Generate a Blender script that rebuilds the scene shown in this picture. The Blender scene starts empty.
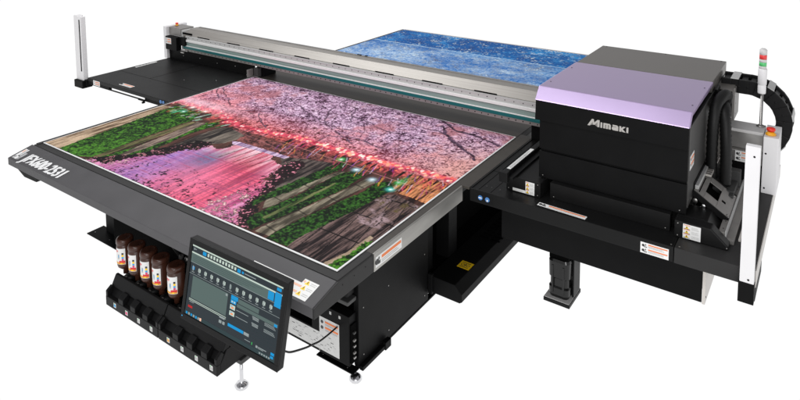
import bpy, bmesh, math, random
import numpy as np
from mathutils import Vector, Matrix
R = math.radians
random.seed(7)
C = bpy.context.scene.collection
GROUND = -0.785          # the printer's feet stand here; the table top is z = 0

# ------------------------------------------------------------------ materials
MATS = {}
def mat(key, col, rough=.5, metal=0., spec=.5, bump=0., bscale=400., var=.0, vscale=6., stretch=None, emit=None, aniso=0.):
    m = bpy.data.materials.new(key); m.use_nodes = True
    nt = m.node_tree; b = nt.nodes['Principled BSDF']
    b.inputs['Roughness'].default_value = rough
    b.inputs['Metallic'].default_value = metal
    b.inputs['Specular IOR Level'].default_value = spec
    b.inputs['Anisotropic'].default_value = aniso
    tc = nt.nodes.new('ShaderNodeTexCoord'); mp = nt.nodes.new('ShaderNodeMapping')
    nt.links.new(tc.outputs['Object'], mp.inputs['Vector'])
    if stretch: mp.inputs['Scale'].default_value = stretch
    c = (*col, 1)
    b.inputs['Base Color'].default_value = c
    if var > 0:
        n = nt.nodes.new('ShaderNodeTexNoise'); n.inputs['Scale'].default_value = vscale; n.inputs['Detail'].default_value = 6
        nt.links.new(mp.outputs[0], n.inputs['Vector'])
        r = nt.nodes.new('ShaderNodeValToRGB')
        r.color_ramp.elements[0].position = .3; r.color_ramp.elements[1].position = .7
        r.color_ramp.elements[0].color = (*[x*(1-var) for x in col], 1)
        r.color_ramp.elements[1].color = (*[min(1, x*(1+var)) for x in col], 1)
        nt.links.new(n.outputs[0], r.inputs[0]); nt.links.new(r.outputs[0], b.inputs['Base Color'])
        mr = nt.nodes.new('ShaderNodeMapRange'); mr.inputs[3].default_value = rough*.88; mr.inputs[4].default_value = min(1, rough*1.12)
        nt.links.new(n.outputs[0], mr.inputs[0]); nt.links.new(mr.outputs[0], b.inputs['Roughness'])
    if bump > 0:
        n2 = nt.nodes.new('ShaderNodeTexNoise'); n2.inputs['Scale'].default_value = bscale; n2.inputs['Detail'].default_value = 2
        nt.links.new(mp.outputs[0], n2.inputs['Vector'])
        bp = nt.nodes.new('ShaderNodeBump'); bp.inputs['Strength'].default_value = bump; bp.inputs['Distance'].default_value = .0006
        nt.links.new(n2.outputs[0], bp.inputs['Height']); nt.links.new(bp.outputs[0], b.inputs['Normal'])
    if emit is not None:
        b.inputs['Emission Color'].default_value = (*emit[0], 1); b.inputs['Emission Strength'].default_value = emit[1]
    MATS[key] = m
    return m
def s2l(r, g, b): return tuple(((x/255)/12.92 if x/255 <= .04045 else ((x/255+.055)/1.055)**2.4) for x in (r, g, b))

mat('black_powder_coat', (.0045, .0045, .0047), .5, spec=.09, bump=.25, bscale=900, var=.15, vscale=9)
mat('black_deck_coat', (.0065, .0065, .0066), .42, spec=.17, bump=.2, bscale=900, var=.15, vscale=5)
mat('black_plastic', (.006, .006, .0063), .45, spec=.16, bump=.15, bscale=1200, var=.1, vscale=14)
mat('deep_black', (.002, .002, .002), .8, spec=.03)
mat('charcoal_coat', (.075, .073, .077), .5, spec=.25, bump=.3, bscale=900, var=.08, vscale=7)
mat('charcoal_flat', (.026, .0255, .0255), .5, spec=.2, bump=.2, bscale=900, var=.08, vscale=7)
mat('bed_metal', (.045, .039, .033), .45, metal=.0, spec=.4, bump=.1, var=.12, vscale=5, stretch=(.3, 3, 1))
mat('brushed_aluminium', (.33, .312, .29), .42, metal=.6, spec=.4, bump=.15, bscale=60, var=.12, vscale=4, stretch=(.3, 40, 40))
mat('rail_aluminium', (.48, .48, .475), .55, metal=.1, spec=.3, bump=.1, bscale=60, var=.08, vscale=5, stretch=(.3, 30, 30))
mat('side_strip_metal', (.36, .35, .33), .33, metal=.75, var=.25, vscale=3, stretch=(1, .8, 3))
mat('steel', (.38, .37, .36), .34, metal=.9, var=.15, vscale=12)
mat('grey_bracket', (.25, .24, .23), .42, metal=.35, var=.1, vscale=15)
mat('gloss_black', (.006, .006, .006), .22, spec=.4, bump=.05)
mat('dark_grey_box', (.05, .05, .05), .5, spec=.35, var=.1, vscale=8)
mat('teal_film', (.006, .115, .120), .35, spec=.3, var=.12, vscale=5, stretch=(.5, 20, 20))
mat('purple_paint', (.47, .37, .58), .32, metal=.65, spec=.5, bump=.06, var=.02, vscale=3)
mat('warm_grey_paint', (.155, .145, .135), .42, metal=.3, spec=.4, bump=.06, var=.04, vscale=4)
mat('white_paint', (.74, .73, .74), .4, spec=.4, bump=.06, var=.02, vscale=6)
mat('offwhite_paint', (.60, .59, .585), .42, spec=.4, var=.03, vscale=6)
mat('sheet_edge_grey', (.55, .52, .49), .4, var=.05)
mat('label_white', (.78, .78, .77), .45, spec=.4, var=.02)
mat('label_grey', (.45, .45, .44), .5, var=.15, vscale=60)
mat('label_ink', (.03, .03, .03), .5)
mat('label_orange', (.78, .20, .05), .5)
mat('label_yellow', (1.0, .64, .01), .45)
mat('label_pale_orange', (.86, .50, .36), .5)
mat('logo_grey', (.42, .40, .38), .35, metal=.3)
mat('decal_white', (.80, .80, .80), .45)
mat('decal_grey', (.42, .42, .43), .45)
mat('estop_red', (.75, .03, .015), .35)
mat('estop_yellow', (.85, .40, .02), .4)
mat('lamp_red', (.75, .05, .05), .25)
mat('lamp_green', (.10, .55, .18), .25)
mat('blue_button', (.06, .20, .48), .3)
mat('band_grey_green', (.22, .30, .28), .4, var=.25, vscale=3, stretch=(.4, 30, 30))
mat('white_rail', (.78, .78, .77), .5, spec=.2)
mat('charcoal_side', (.042, .041, .040), .42, spec=.35, bump=.2, bscale=900, var=.06, vscale=4)
mat('sheet_paper', (.62, .62, .61), .5, spec=.2, var=.06, vscale=30)
mat('bottle_brown', (.050, .017, .010), .28, spec=.5, var=.15, vscale=25)
mat('cyan_ink', (.02, .35, .70), .5); mat('magenta_ink', (.70, .04, .18), .5)
mat('gold_ink', (.75, .36, .05), .5); mat('red_ink', (.70, .03, .03), .5)
mat('rubber', (.006, .006, .006), .5, spec=.3, bump=.3, bscale=500)
mat('chrome', (.70, .70, .72), .16, metal=1.)
mat('screen_glass', (.004, .006, .008), .22, spec=.22, emit=(s2l(24, 34, 40), 1.))
mat('screen_panel', (.004, .006, .008), .9, spec=.02, emit=(s2l(92, 108, 104), 1.))
mat('screen_bar', (.004, .006, .008), .9, spec=.02, emit=(s2l(54, 68, 70), 1.))
mat('screen_pale', (.01, .01, .01), .9, spec=.02, emit=(s2l(196, 212, 200), 1.))
mat('screen_text', (.01, .01, .01), .9, spec=.02, emit=(s2l(150, 160, 160), 1.))
mat('screen_blue', (.01, .01, .01), .9, spec=.02, emit=(s2l(20, 150, 212), 1.))
mat('screen_red', (.01, .01, .01), .9, spec=.02, emit=(s2l(190, 40, 40), 1.))
mat('screen_green', (.01, .01, .01), .9, spec=.02, emit=(s2l(60, 180, 90), 1.))

def attr_mat(key, rough=.35):
    m = bpy.data.materials.new(key); m.use_nodes = True; nt = m.node_tree; b = nt.nodes['Principled BSDF']
    a = nt.nodes.new('ShaderNodeAttribute'); a.attribute_name = 'ink'
    nt.links.new(a.outputs['Color'], b.inputs['Base Color'])
    b.inputs['Roughness'].default_value = rough; b.inputs['Specular IOR Level'].default_value = .06
    MATS[key] = m
attr_mat('printed_ink', .5)

# ------------------------------------------------------------------ mesh builder
class MB:
    def __init__(s): s.bm = bmesh.new(); s.keys = []
    def mi(s, key):
        if key not in s.keys: s.keys.append(key)
        return s.keys.index(key)
    def poly(s, vs, faces, key, smooth=False, bevel=0, M=None):
        tmp = bmesh.new(); V = [tmp.verts.new(v) for v in vs]
        for f in faces:
            try: fc = tmp.faces.new([V[i] for i in f]); fc.smooth = smooth
            except ValueError: pass
        bmesh.ops.recalc_face_normals(tmp, faces=tmp.faces)
        if bevel > 0: bmesh.ops.bevel(tmp, geom=list(tmp.edges), offset=bevel, segments=2, profile=.6, affect='EDGES', clamp_overlap=True)
        k = s.mi(key); mp = {}
        for v in tmp.verts: mp[v] = s.bm.verts.new((M @ v.co) if M is not None else v.co)
        for f in tmp.faces:
            try: g = s.bm.faces.new([mp[v] for v in f.verts]); g.material_index = k; g.smooth = f.smooth
            except ValueError: pass
        tmp.free(); return s
    def box(s, x0, x1, y0, y1, z0, z1, key, bevel=.0025, M=None):
        b = min(bevel, .3*min(abs(x1-x0), abs(y1-y0), abs(z1-z0)))
        vs = [(x, y, z) for x in (x0, x1) for y in (y0, y1) for z in (z0, z1)]
        return s.poly(vs, [(0,1,3,2),(4,6,7,5),(0,4,5,1),(2,3,7,6),(0,2,6,4),(1,5,7,3)], key, bevel=b, M=M)
    def prism(s, pts, axis, a, b, key, bevel=.0025):
        # pts: outline in the two other axes (cyclic order x->yz, y->xz, z->xy)
        def P(u, v, w): return {'x': (w, u, v), 'y': (u, w, v), 'z': (u, v, w)}[axis]
        n = len(pts); vs = [P(u, v, a) for u, v in pts]+[P(u, v, b) for u, v in pts]
        fs = [tuple(range(n)), tuple(range(n, 2*n))]+[(i, (i+1) % n, (i+1) % n+n, i+n) for i in range(n)]
        return s.poly(vs, fs, key, bevel=bevel)
    def lathe(s, prof, key, M=None, n=24, sx=1, sy=1, smooth=True):
        vs = []; fs = []
        for r, z in prof:
            for i in range(n):
                t = 2*math.pi*i/n; vs.append((r*math.cos(t)*sx, r*math.sin(t)*sy, z))
        for j in range(len(prof)-1):
            for i in range(n): fs.append((j*n+i, j*n+(i+1) % n, (j+1)*n+(i+1) % n, (j+1)*n+i))
        fs.append(tuple(range(n))); fs.append(tuple((len(prof)-1)*n+i for i in range(n)))
        return s.poly(vs, fs, key, smooth=smooth, M=M)
    def cyl(s, p, r, h, key, axis='z', n=20, bev=.0015):
        b = min(bev, r*.3, h*.3)
        M = Matrix.Translation(p)
        if axis == 'x': M = M @ Matrix.Rotation(R(90), 4, 'Y')
        if axis == 'y': M = M @ Matrix.Rotation(R(-90), 4, 'X')
        return s.lathe([(r-b, 0), (r, b), (r, h-b), (r-b, h)], key, M, n)
    def tube(s, pts, r, key, n=10, rad=None):
        pts = [Vector(p) for p in pts]; vs = []; fs = []
        up = Vector((.3, .2, 1)).normalized()
        for j, p in enumerate(pts):
            t = (pts[min(j+1, len(pts)-1)]-pts[max(j-1, 0)]).normalized()
            a = t.cross(up)
            if a.length < .05: a = t.cross(Vector((1, 0, 0)))
            a.normalize(); b = t.cross(a)
            rr = r if rad is None else rad(j)
            for i in range(n):
                q = 2*math.pi*i/n; vs.append(p+a*rr*math.cos(q)+b*rr*math.sin(q))
        for j in range(len(pts)-1):
            for i in range(n): fs.append((j*n+i, j*n+(i+1) % n, (j+1)*n+(i+1) % n, (j+1)*n+i))
        fs.append(tuple(range(n))); fs.append(tuple((len(pts)-1)*n+i for i in range(n)))
        return s.poly(vs, fs, key, smooth=True)
    def build(s, name, parent=None, loc=None, label=None):
        me = bpy.data.meshes.new(name); s.bm.to_mesh(me); s.bm.free()
        for k in s.keys: me.materials.append(MATS[k])
        o = bpy.data.objects.new(name, me); C.objects.link(o)
        if parent is not None: o.parent = parent
        if loc is not None: o.location = loc
        if label: o['label'] = label
        return o
def thing(name, label, cat, loc=(0, 0, 0), group=None):
    o = bpy.data.objects.new(name, None); C.objects.link(o); o.location = loc; o.empty_display_size = .1
    o['label'] = label; o['category'] = cat
    if group: o['group'] = group
    return o
def tag(o, label, cat, group=None):
    o['label'] = label; o['category'] = cat
    if group: o['group'] = group
    return o
def spline(ctrl, n=12):
    P = [Vector(p) for p in ctrl]; P = [P[0]*2-P[1]]+P+[P[-1]*2-P[-2]]; out = []
    for i in range(1, len(P)-2):
        for k in range(n):
            t = k/n; a, b, c, d = P[i-1:i+3]
            out.append(.5*((2*b)+(c-a)*t+(2*a-5*b+4*c-d)*t*t+(3*b-a-3*c+d)*t**3))
    out.append(P[-2]); return out
def frame(o, u, v):
    """matrix: local x,y run along u,v; local z = outward normal"""
    u = Vector(u).normalized(); v = Vector(v); v = (v-u*v.dot(u)).normalized(); w = u.cross(v)
    M = Matrix((u, v, w)).transposed().to_4x4(); M.translation = Vector(o); return M
# decal pieces in a local frame: rect, triangle, disc
def rect(mb, M, x0, y0, x1, y1, key, h=0., t=.0006): mb.box(x0, x1, y0, y1, h, h+t, key, 0, M)
def tri(mb, M, cx, cy, s, key, h=0., t=.0005):
    vs = [(cx-s, cy-s*.8, h), (cx+s, cy-s*.8, h), (cx, cy+s*.95, h)]; vs += [(a, b, h+t) for a, b, _ in vs]
    mb.poly(vs, [(0,1,2),(3,4,5),(0,1,4,3),(1,2,5,4),(2,0,3,5)], key, M=M)
def disc(mb, M, cx, cy, r, key, h=0., t=.0005, n=20):
    mb.lathe([(r, h), (r, h+t)], key, M @ Matrix.Translation((cx, cy, 0)), n, smooth=False)
def outline(mb, M, pts, key, h=0., t=.001):
    n = len(pts); vs = [(a, b, h) for a, b in pts]+[(a, b, h+t) for a, b in pts]
    tmp = bmesh.new(); V = [tmp.verts.new(v) for v in vs]
    fs = [tmp.faces.new(V[:n]), tmp.faces.new(V[n:][::-1])]+[tmp.faces.new((V[i], V[(i+1) % n], V[(i+1) % n+n], V[i+n])) for i in range(n)]
    bmesh.ops.triangulate(tmp, faces=fs[:2]); bmesh.ops.recalc_face_normals(tmp, faces=tmp.faces)
    k = mb.mi(key); mp = {v: mb.bm.verts.new(M @ v.co) for v in tmp.verts}
    for f in tmp.faces: mb.bm.faces.new([mp[v] for v in f.verts]).material_index = k
    tmp.free()
def text(mb, M, s, size, key, x=0, y=0, h=.0006, t=.0008, bold=0., shear=0., sx=1., spacing=1.):
    cu = bpy.data.curves.new('lettering', 'FONT'); cu.body = s; cu.size = size; cu.offset = bold; cu.extrude = t/2; cu.shear = shear
    cu.space_character = spacing
    ob = bpy.data.objects.new('lettering', cu); C.objects.link(ob)
    bpy.context.view_layer.update()
    me = bpy.data.meshes.new_from_object(ob.evaluated_get(bpy.context.evaluated_depsgraph_get()))
    bpy.data.objects.remove(ob); k = mb.mi(key); V = [mb.bm.verts.new(M @ Vector((v.co.x*sx+x, v.co.y+y, v.co.z+h+t/2))) for v in me.vertices]
    for p in me.polygons:
        try: mb.bm.faces.new([V[i] for i in p.vertices]).material_index = k
        except ValueError: pass
    bpy.data.meshes.remove(me)
def warning_label(parent, M, w, h, kind, name='warning_label', label=None):
    """small printed stickers with the layouts seen in the photo"""
    mb = MB(); rect(mb, M, 0, 0, w, h, 'label_white'); e = .0007
    rnd = random.Random(int(w*1e4)+int(h*1e4))
    if kind == 'stack':                       # three yellow triangles with red bars, lines of text right
        for i in range(3):
            y = h*(.17+.31*i)
            tri(mb, M, w*.22, y, h*.11, 'label_yellow', e); rect(mb, M, w*.19, y-h*.04, w*.25, y+h*.05, 'label_ink', e+.0006, .0004)
            rect(mb, M, w*.04, y+h*.125, w*.40, y+h*.16, 'label_orange', e)
            rect(mb, M, w*.04, y-h*.125, w*.40, y-h*.095, 'label_ink', e)
            for k in range(4): rect(mb, M, w*.48, y-h*.09+k*h*.055, w*(.80+.14*rnd.random()), y-h*.075+k*h*.055, 'label_grey', e)
    if kind == 'wide':                        # pictograms left, two orange headed text blocks
        for cy in (.72, .27):
            disc(mb, M, w*.10, h*cy, h*.12, 'label_ink', e); rect(mb, M, w*.13, h*(cy-.15), w*.24, h*(cy-.08), 'label_ink', e); rect(mb, M, w*.17, h*(cy), w*.2, h*(cy+.16), 'label_ink', e)
            rect(mb, M, w*.28, h*(cy+.08), w*.96, h*(cy+.18), 'label_orange', e)
            for k in range(3): rect(mb, M, w*.28, h*(cy+.00-.07*k), w*(.75+.18*rnd.random()), h*(cy+.025-.07*k), 'label_grey', e)
    if kind == 'strip':                       # long narrow strip with an orange bar
        disc(mb, M, w*.05, h*.5, h*.28, 'label_ink', e); rect(mb, M, w*.09, h*.2, w*.17, h*.5, 'label_ink', e); rect(mb, M, w*.1, h*.6, w*.14, h*.85, 'label_ink', e)
        rect(mb, M, w*.22, h*.55, w*.97, h*.82, 'label_orange', e)
        for k in range(2): rect(mb, M, w*.22, h*(.16+.18*k), w*(.8+.15*rnd.random()), h*(.22+.18*k), 'label_grey', e)
    if kind == 'pair':                        # small two-line sticker
        for cy in (.68, .28):
            rect(mb, M, w*.30, h*cy, w*.94, h*(cy+.14), 'label_orange', e); disc(mb, M, w*.15, h*(cy+.07), h*.09, 'label_ink', e)
            rect(mb, M, w*.30, h*(cy-.12), w*.90, h*(cy-.07), 'label_grey', e)
    if kind == 'text':
        for k in range(3): rect(mb, M, w*.05, h*(.2+.22*k), w*(.7+.25*rnd.random()), h*(.28+.22*k), 'label_grey', e)
    return mb.build(name, parent, label=label)
def screws(mb, pts, key='steel', r=.0035, axis='z'):
    for p in pts: mb.cyl(p, r, .0012, key, axis, 10, .0004)

# ------------------------------------------------------------------ THE PRINTER
P = thing('flatbed_printer', 'large black flatbed printer with purple print head cover and long aluminium gantry', 'printer', (0, 0, GROUND))
def fix(o):   # parts are modelled in table coordinates; the printer's origin is on the ground
    o.location.z -= GROUND; return o
class PB(MB):
    def build(s, name, parent=P, **k):
        o = MB.build(s, name, parent, **k)
        if parent is P: fix(o)
        return o
_wl = warning_label
def plabel(M, w, h, kind, parent=P, **k):
    o = _wl(parent, M, w, h, kind, **k)
    if parent is P: fix(o)
    return o

# table bed
b = PB(); b.box(-.03, 2.54, -.045, 4.29, -.045, -.0005, 'charcoal_flat', .003); bed = b.build('table_bed')
b = PB(); b.box(.0, 2.50, 1.0, 4.28, -.0003, .0012, 'bed_metal', 0); b.build('suction_surface', bed)
b = PB()
b.box(-.031, -.004, -.03, 4.285, -.05, .004, 'charcoal_flat', .002)
b.build('bed_edge_trim', bed)
b = PB(); b.box(-.004, 2.504, 4.268, 4.293, -.03, .006, 'sheet_edge_grey', .002); b.build('bed_edge_trim', bed)
# front apron: dark strip, sloping face, vertical face, right return
b = PB()
b.prism([(-.046, -.003), (-.046, -.085), (-.2, -.085), (-.2, -.04)], 'x', -.05, 2.536, 'charcoal_coat', .003)
b.prism([(-.2, -.085), (-.185, -.085), (-.185, -.13), (-.2, -.13)], 'x', .9, 1.5, 'deep_black', 0) if False else None
apron = b.build('front_apron')
b = PB(); b.prism([(-.2, -.085), (-.2, -.041), (-.046, -.004), (.199, -.004), (.199, -.085)], 'x', 2.5365, 2.5455, 'charcoal_flat', .002)
screws(b, [(2.5455, y, -.03) for y in (-.02, .06, .14)], 'black_plastic', .003, 'x'); b.build('apron_side_panel', apron)
b = PB()
b.prism([(.0, -.0855), (.30, -.0855), (.27, -.125), (.12, -.13)], 'y', -.185, -.05, 'black_powder_coat', .006)
b.build('underside_bracket', apron)
b = PB(); screws(b, [(x, -.12, -.0228) for x in (.2, .9, 1.55, 2.33)], 'black_plastic', .003); b.build('screw', apron)
# lettering on the apron slope
MA = frame((-.035, -.186, -.0358), (1, 0, 0), (0, .154, .037)) @ Matrix.Diagonal((1.08, 1.12, 1, 1))
b = PB()
rect(b, MA, .005, .0, .030, .085, 'decal_white', .0004); rect(b, MA, .005, 0, .075, .022, 'decal_white', .0004)
rect(b, MA, .052, .0, .075, .060, 'decal_grey', .0004); rect(b, MA, .012, .055, .022, .078, 'label_pale_orange', .0012)
rect(b, MA, .036, .03, .046, .085, 'decal_white', .0004)
for q in range(5): text(b, MA, 'JFX600-2531', .096, 'decal_white', .100+.0030*q, .003+.0009*q, .0005+.0002*q, .0008, shear=.12, sx=.77, spacing=1.08)
b.build('model_lettering', apron)
# warning sticker near the apron's right corner (stepped outline)
MW = frame((2.12, -.188, -.0362), (1, 0, 0), (0, .154, .037))
b = PB(); rect(b, MW, 0, 0, .365, .070, 'label_white'); rect(b, MW, .285, .0702, .365, .094, 'label_white')
for i, y in enumerate((.080, .052, .022)):
    x = .312; tri(b, MW, x, y, .013, 'label_yellow', .0007); rect(b, MW, x-.002, y-.006, x+.002, y+.005, 'label_ink', .0013, .0003)
    rect(b, MW, .02 if i else .288, y-.004, x-.014, y+.006, 'label_pale_orange', .0007)
    for k in range(2): rect(b, MW, x+.016, y-.006+.008*k, .358, y-.004+.008*k, 'label_grey', .0007)
b.build('warning_label', apron)
# right side metal strip
b = PB()
b.box(2.504, 2.539, .20, 1.03, -.012, .001, 'bed_metal', .001)
b.prism([(.20, -.084), (.20, .0015), (1.025, .0015), (1.025, -.084)], 'x', 2.5395, 2.549, 'side_strip_metal', .001)
b.box(2.504, 2.588, 1.03, 1.92, -.012, .001, 'bed_metal', .001)
strip = b.build('side_strip')
MS = frame((2.5493, .21, -.070), (0, 1, 0), (0, 0, 1))
plabel(MS, .21, .05, 'strip', strip)

# body under the table
b = PB()
b.box(2.30, 2.33, .36, 1.02, -.745, -.046, 'black_powder_coat', .003)
b.box(2.20, 2.30, 1.02, 1.12, -.745, -.046, 'black_powder_coat', .003)
b.box(2.19, 2.21, 1.12, 2.9, -.745, -.046, 'deep_black', .003)
b.box(2.24, 2.33, 1.26, 1.36, -.745, -.046, 'black_powder_coat', .003)
screws(b, [(2.3302, y, z) for y in (.40, .62, .98) for z in (-.70, -.45, -.2)], 'steel', .0035, 'x')
b.build('body_side_panel')
b = PB(); b.box(2.3, 2.332, .364, 2.9, -.756, -.7455, 'black_powder_coat', .002); b.box(2.335, 2.36, .55, .60, -.762, -.72, 'black_powder_coat', .003); b.build('base_rail')
b = PB(); b.box(.09, 2.299, .40, .43, -.745, -.046, 'deep_black', .002); b.build('body_front_panel')
b = PB(); b.box(.06, .088, .37, 2.9, -.745, -.046, 'black_powder_coat', .002); b.box(.0885, .30, .36, .398, -.745, -.046, 'black_powder_coat', .003); b.build('body_side_panel')
b = PB(); b.box(.09, 2.29, 2.87, 2.9, -.745, -.046, 'deep_black', .002); b.build('body_back_panel')
b = PB(); b.box(-.02, .50, .27, .398, -.752, -.7455, 'black_powder_coat', .002); screws(b, [(.02, .31, -.7439), (.2, .31, -.7439)], 'steel'); b.build('foot_bracket')
b = PB(); b.box(2.09, 2.33, .31, .362, -.756, -.749, 'black_powder_coat', .002); b.box(2.333, 2.355, .36, .56, -.756, -.735, 'black_powder_coat', .003)
screws(b, [(2.12, .33, -.7489), (2.28, .33, -.7489)], 'steel'); b.build('foot_bracket')
def foot(x, y, top, r=.03):
    b = PB(); h = top-GROUND
    b.lathe([(r*.9, 0), (r, .005), (r, .012), (r*.8, .022), (r*.5, .028), (.009, .030), (.009, h)], 'chrome', Matrix.Translation((x, y, GROUND)), 24)
    return b.build('levelling_foot')
foot(2.335, .325, -.7565, .032); foot(.13, .335, -.75); foot(2.2, 2.8, -.746); foot(.2, 2.8, -.746)
# electrical box with the instruction sheet, right of the monitor
b = PB(); b.prism([(1.80, -.715), (1.80, -.60), (2.07, -.60), (2.07, -.455), (2.315, -.455), (2.315, -.715)], 'y', .303, .358, 'black_powder_coat', .003)
b.box(2.3155, 2.322, .31, .352, -.70, -.50, 'deep_black', .001)
for i, z in enumerate((-.68, -.655, -.62, -.59, -.55)): b.box(2.322, 2.332, .322, .338, z, z+.010, ('steel', 'grey_bracket', 'steel', 'grey_bracket', 'dark_grey_box')[i], .002)
screws(b, [(1.9, .3018, -.705), (2.12, .3018, -.705)], 'steel', .003, 'y')
for x in (2.14, 2.19, 2.25): b.box(x, x+.012, .3015, .303, -.485, -.470, 'label_grey', 0)
ebox = b.build('electrical_box')
ML = frame((1.86, .3025, -.700), (1, 0, 0), (0, 0, 1))
b = PB(); rect(b, ML, 0, .0, .262, .092, 'sheet_paper'); rect(b, ML, .2622, 0, .392, .180, 'sheet_paper')
rnd = random.Random(3)
for k in range(60):
    x = rnd.uniform(.01, .37); y = rnd.uniform(.01, .085); rect(b, ML, x, y, x+rnd.uniform(.003, .02), y+rnd.uniform(.001, .003), 'decal_grey' if k % 3 else 'label_ink', .0007)
for cy in (.155, .125):
    rect(b, ML, .30, cy, .385, cy+.010, 'label_orange', .0007); disc(b, ML, .28, cy, .009, 'label_ink', .0007)
    for k in range(2): rect(b, ML, .30, cy-.007-.005*k, .38, cy-.005-.005*k, 'decal_grey', .0007)
b.build('instruction_sheet', ebox)
b = PB(); b.box(2.16, 2.32, .29, .358, -.39, -.37, 'dark_grey_box', .004); b.box(2.17, 2.31, .30, .358, -.355, -.27, 'black_plastic', .006); b.build('pump_unit')

# side service box with the yellow sticker and louvres
b = PB()
b.prism([(2.333, -.70), (2.333, -.60), (2.50, -.60), (2.545, -.645), (2.545, -.69), (2.53, -.70)], 'y', 1.03, 2.15, 'black_powder_coat', .003)
b.box(2.195, 2.331, 1.03, 2.86, -.69, -.61, 'deep_black', .002); b.box(2.334, 2.36, 1.01, 1.029, -.70, -.58, 'black_powder_coat', .002)
sbox = b.build('service_box')
b = PB()
for i in range(7):
    for j in range(2): b.box(2.38+.075*j, 2.44+.075*j, 1.58+.045*i, 1.595+.045*i, -.5998, -.597, 'deep_black', .0005)
b.build('louvre', sbox)
MY = frame((2.418, 1.20, -.5998), (1, 0, 0), (0, 1, 0))
b = PB(); rect(b, MY, 0, 0, .078, .075, 'label_yellow')
rect(b, MY, .012, .012, .066, .016, 'label_ink', .0007); rect(b, MY, .012, .058, .066, .062, 'label_ink', .0007)
disc(b, MY, .022, .037, .011, 'label_ink', .0007); disc(b, MY, .022, .037, .007, 'label_yellow', .0013)
disc(b, MY, .056, .037, .011, 'label_ink', .0007); disc(b, MY, .056, .037, .007, 'label_yellow', .0013)
rect(b, MY, .036, .026, .042, .05, 'label_ink', .0007)
b.build('caution_sticker', sbox)

# left deck
b = PB(); b.box(-1.225, -.033, 1.0, 1.86, -.030, 0, 'black_deck_coat', .003)
b.box(-1.225, -.89, 1.002, 1.03, -.058, -.0305, 'black_powder_coat', .001); b.box(-.37, -.033, 1.002, 1.03, -.058, -.0305, 'black_powder_coat', .001)
b.box(-.889, -.371, 1.002, 1.006, -.058, -.046, 'black_powder_coat', .001); b.box(-1.19, -.05, 1.30, 1.85, -.055, -.0305, 'black_powder_coat', .003)
ldeck = b.build('left_deck')
b = PB()
for y in (1.30, ): b.box(-1.22, -.04, y, y+.003, .0001, .0004, 'deep_black', 0)
b.box(-.735, -.731, 1.30, 1.86, .0001, .0004, 'deep_black', 0); b.build('panel_seam', ldeck)
b = PB(); screws(b, [(x, y, 0) for x in (-1.17, -.78, -.68, -.1) for y in (1.05, 1.27, 1.34, 1.8)], 'dark_grey_box', .004)
screws(b, [(-.45, 1.45, 0), (-.2, 1.6, 0)], 'steel', .005); b.build('screw', ldeck)
plabel(frame((-1.13, .9992, -.050), (1, 0, 0), (0, 0, 1)), .105, .044, 'pair', ldeck)
b = PB(); b.box(-.44, -.36, .985, .9995, -.055, -.047, 'black_plastic', .002); b.box(-.375, -.36, .975, .9995, -.07, -.0555, 'black_plastic', .002); b.build('cable_guide', ldeck)
plabel(frame((-.80, 1.04, .0003), (1, 0, 0), (0, 1, 0)), .17, .045, 'strip', ldeck)
plabel(frame((-1.21, 1.45, .0003), (-.05, 1, 0), (-1, 0, 0)) @ Matrix.Translation((0, -.045, 0)), .24, .026, 'text', ldeck)
b = PB(); MBt = frame((-.17, .9994, -.038), (1, 0, 0), (0, 0, 1))
disc(b, MBt, .02, .018, .014, 'blue_button', 0, .003); disc(b, MBt, .055, .018, .014, 'blue_button', 0, .003); b.build('push_button', ldeck)
b = PB(); b.box(-1.262, -.004, 1.863, 1.88, -.04, .105, 'black_powder_coat', .002)
b.box(-.03, -.012, 1.80, 1.862, .006, .075, 'grey_bracket', .002); b.box(-.08, .06, 1.84, 1.852, .007, .016, 'steel', .001); b.box(.0, .05, 1.855, 1.90, .006, .085, 'dark_grey_box', .003)
screws(b, [(-1.0+.25*i, 1.8622, .05+.01*(i % 2)) for i in range(5)], 'steel', .005, 'y'); b.build('rear_wall', ldeck)
# right deck
b = PB()
b.box(2.592, 3.629, 1.03, 2.05, -.072, 0, 'black_deck_coat', .003)
rdeck = b.build('right_deck')
b = PB(); b.box(3.632, 3.951, 1.03, 2.35, -.074, 0, 'charcoal_flat', .003); b.build('end_panel', rdeck)
b = PB(); b.box(3.9515, 3.9555, 1.032, 2.35, -.075, -.001, 'sheet_edge_grey', .001); b.build('edge_trim', rdeck)
b = PB(); b.box(3.893, 3.953, .995, 1.0295, -.137, -.046, 'black_powder_coat', .002); b.box(3.893, 3.955, 1.0305, 1.30, -.137, -.076, 'black_powder_coat', .002); b.build('post_bracket', rdeck)
b = PB(); b.box(2.75, 3.742, 1.10, 1.106, -.262, -.0745, 'black_powder_coat', .002); b.box(2.75, 3.73, 1.108, 2.0, -.25, -.0745, 'deep_black', .002)
b.box(3.743, 3.756, 1.10, 2.0, -.268, -.0755, 'sheet_edge_grey', .002); screws(b, [(3.7565, 1.12, z) for z in (-.11, -.24)], 'black_plastic', .004, 'x')
b.build('underside_box', rdeck)
b = PB()
b.box(2.64, 2.643, 1.04, 1.9, .0001, .0005, 'deep_black', 0); b.box(2.71, 2.713, 1.04, 1.9, .0001, .0004, 'deep_black', 0); b.box(2.594, 2.85, 1.30, 1.303, .0001, .0005, 'deep_black', 0)
b.box(2.593, 2.602, 1.04, 1.9, .0002, .004, 'black_deck_coat', .001)
b.build('panel_seam', rdeck)
b = PB(); screws(b, [(x, y, 0) for x in (2.66, 2.69, 2.74) for y in (1.1, 1.27, 1.34, 1.62, 1.82)], 'dark_grey_box', .004); screws(b, [(3.615, 1.05, 0), (3.65, 1.05, 0)], 'steel', .004); b.build('screw', rdeck)
plabel(frame((3.487, 1.0292, -.069), (1, 0, 0), (0, 0, 1)), .123, .052, 'wide', rdeck)
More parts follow.
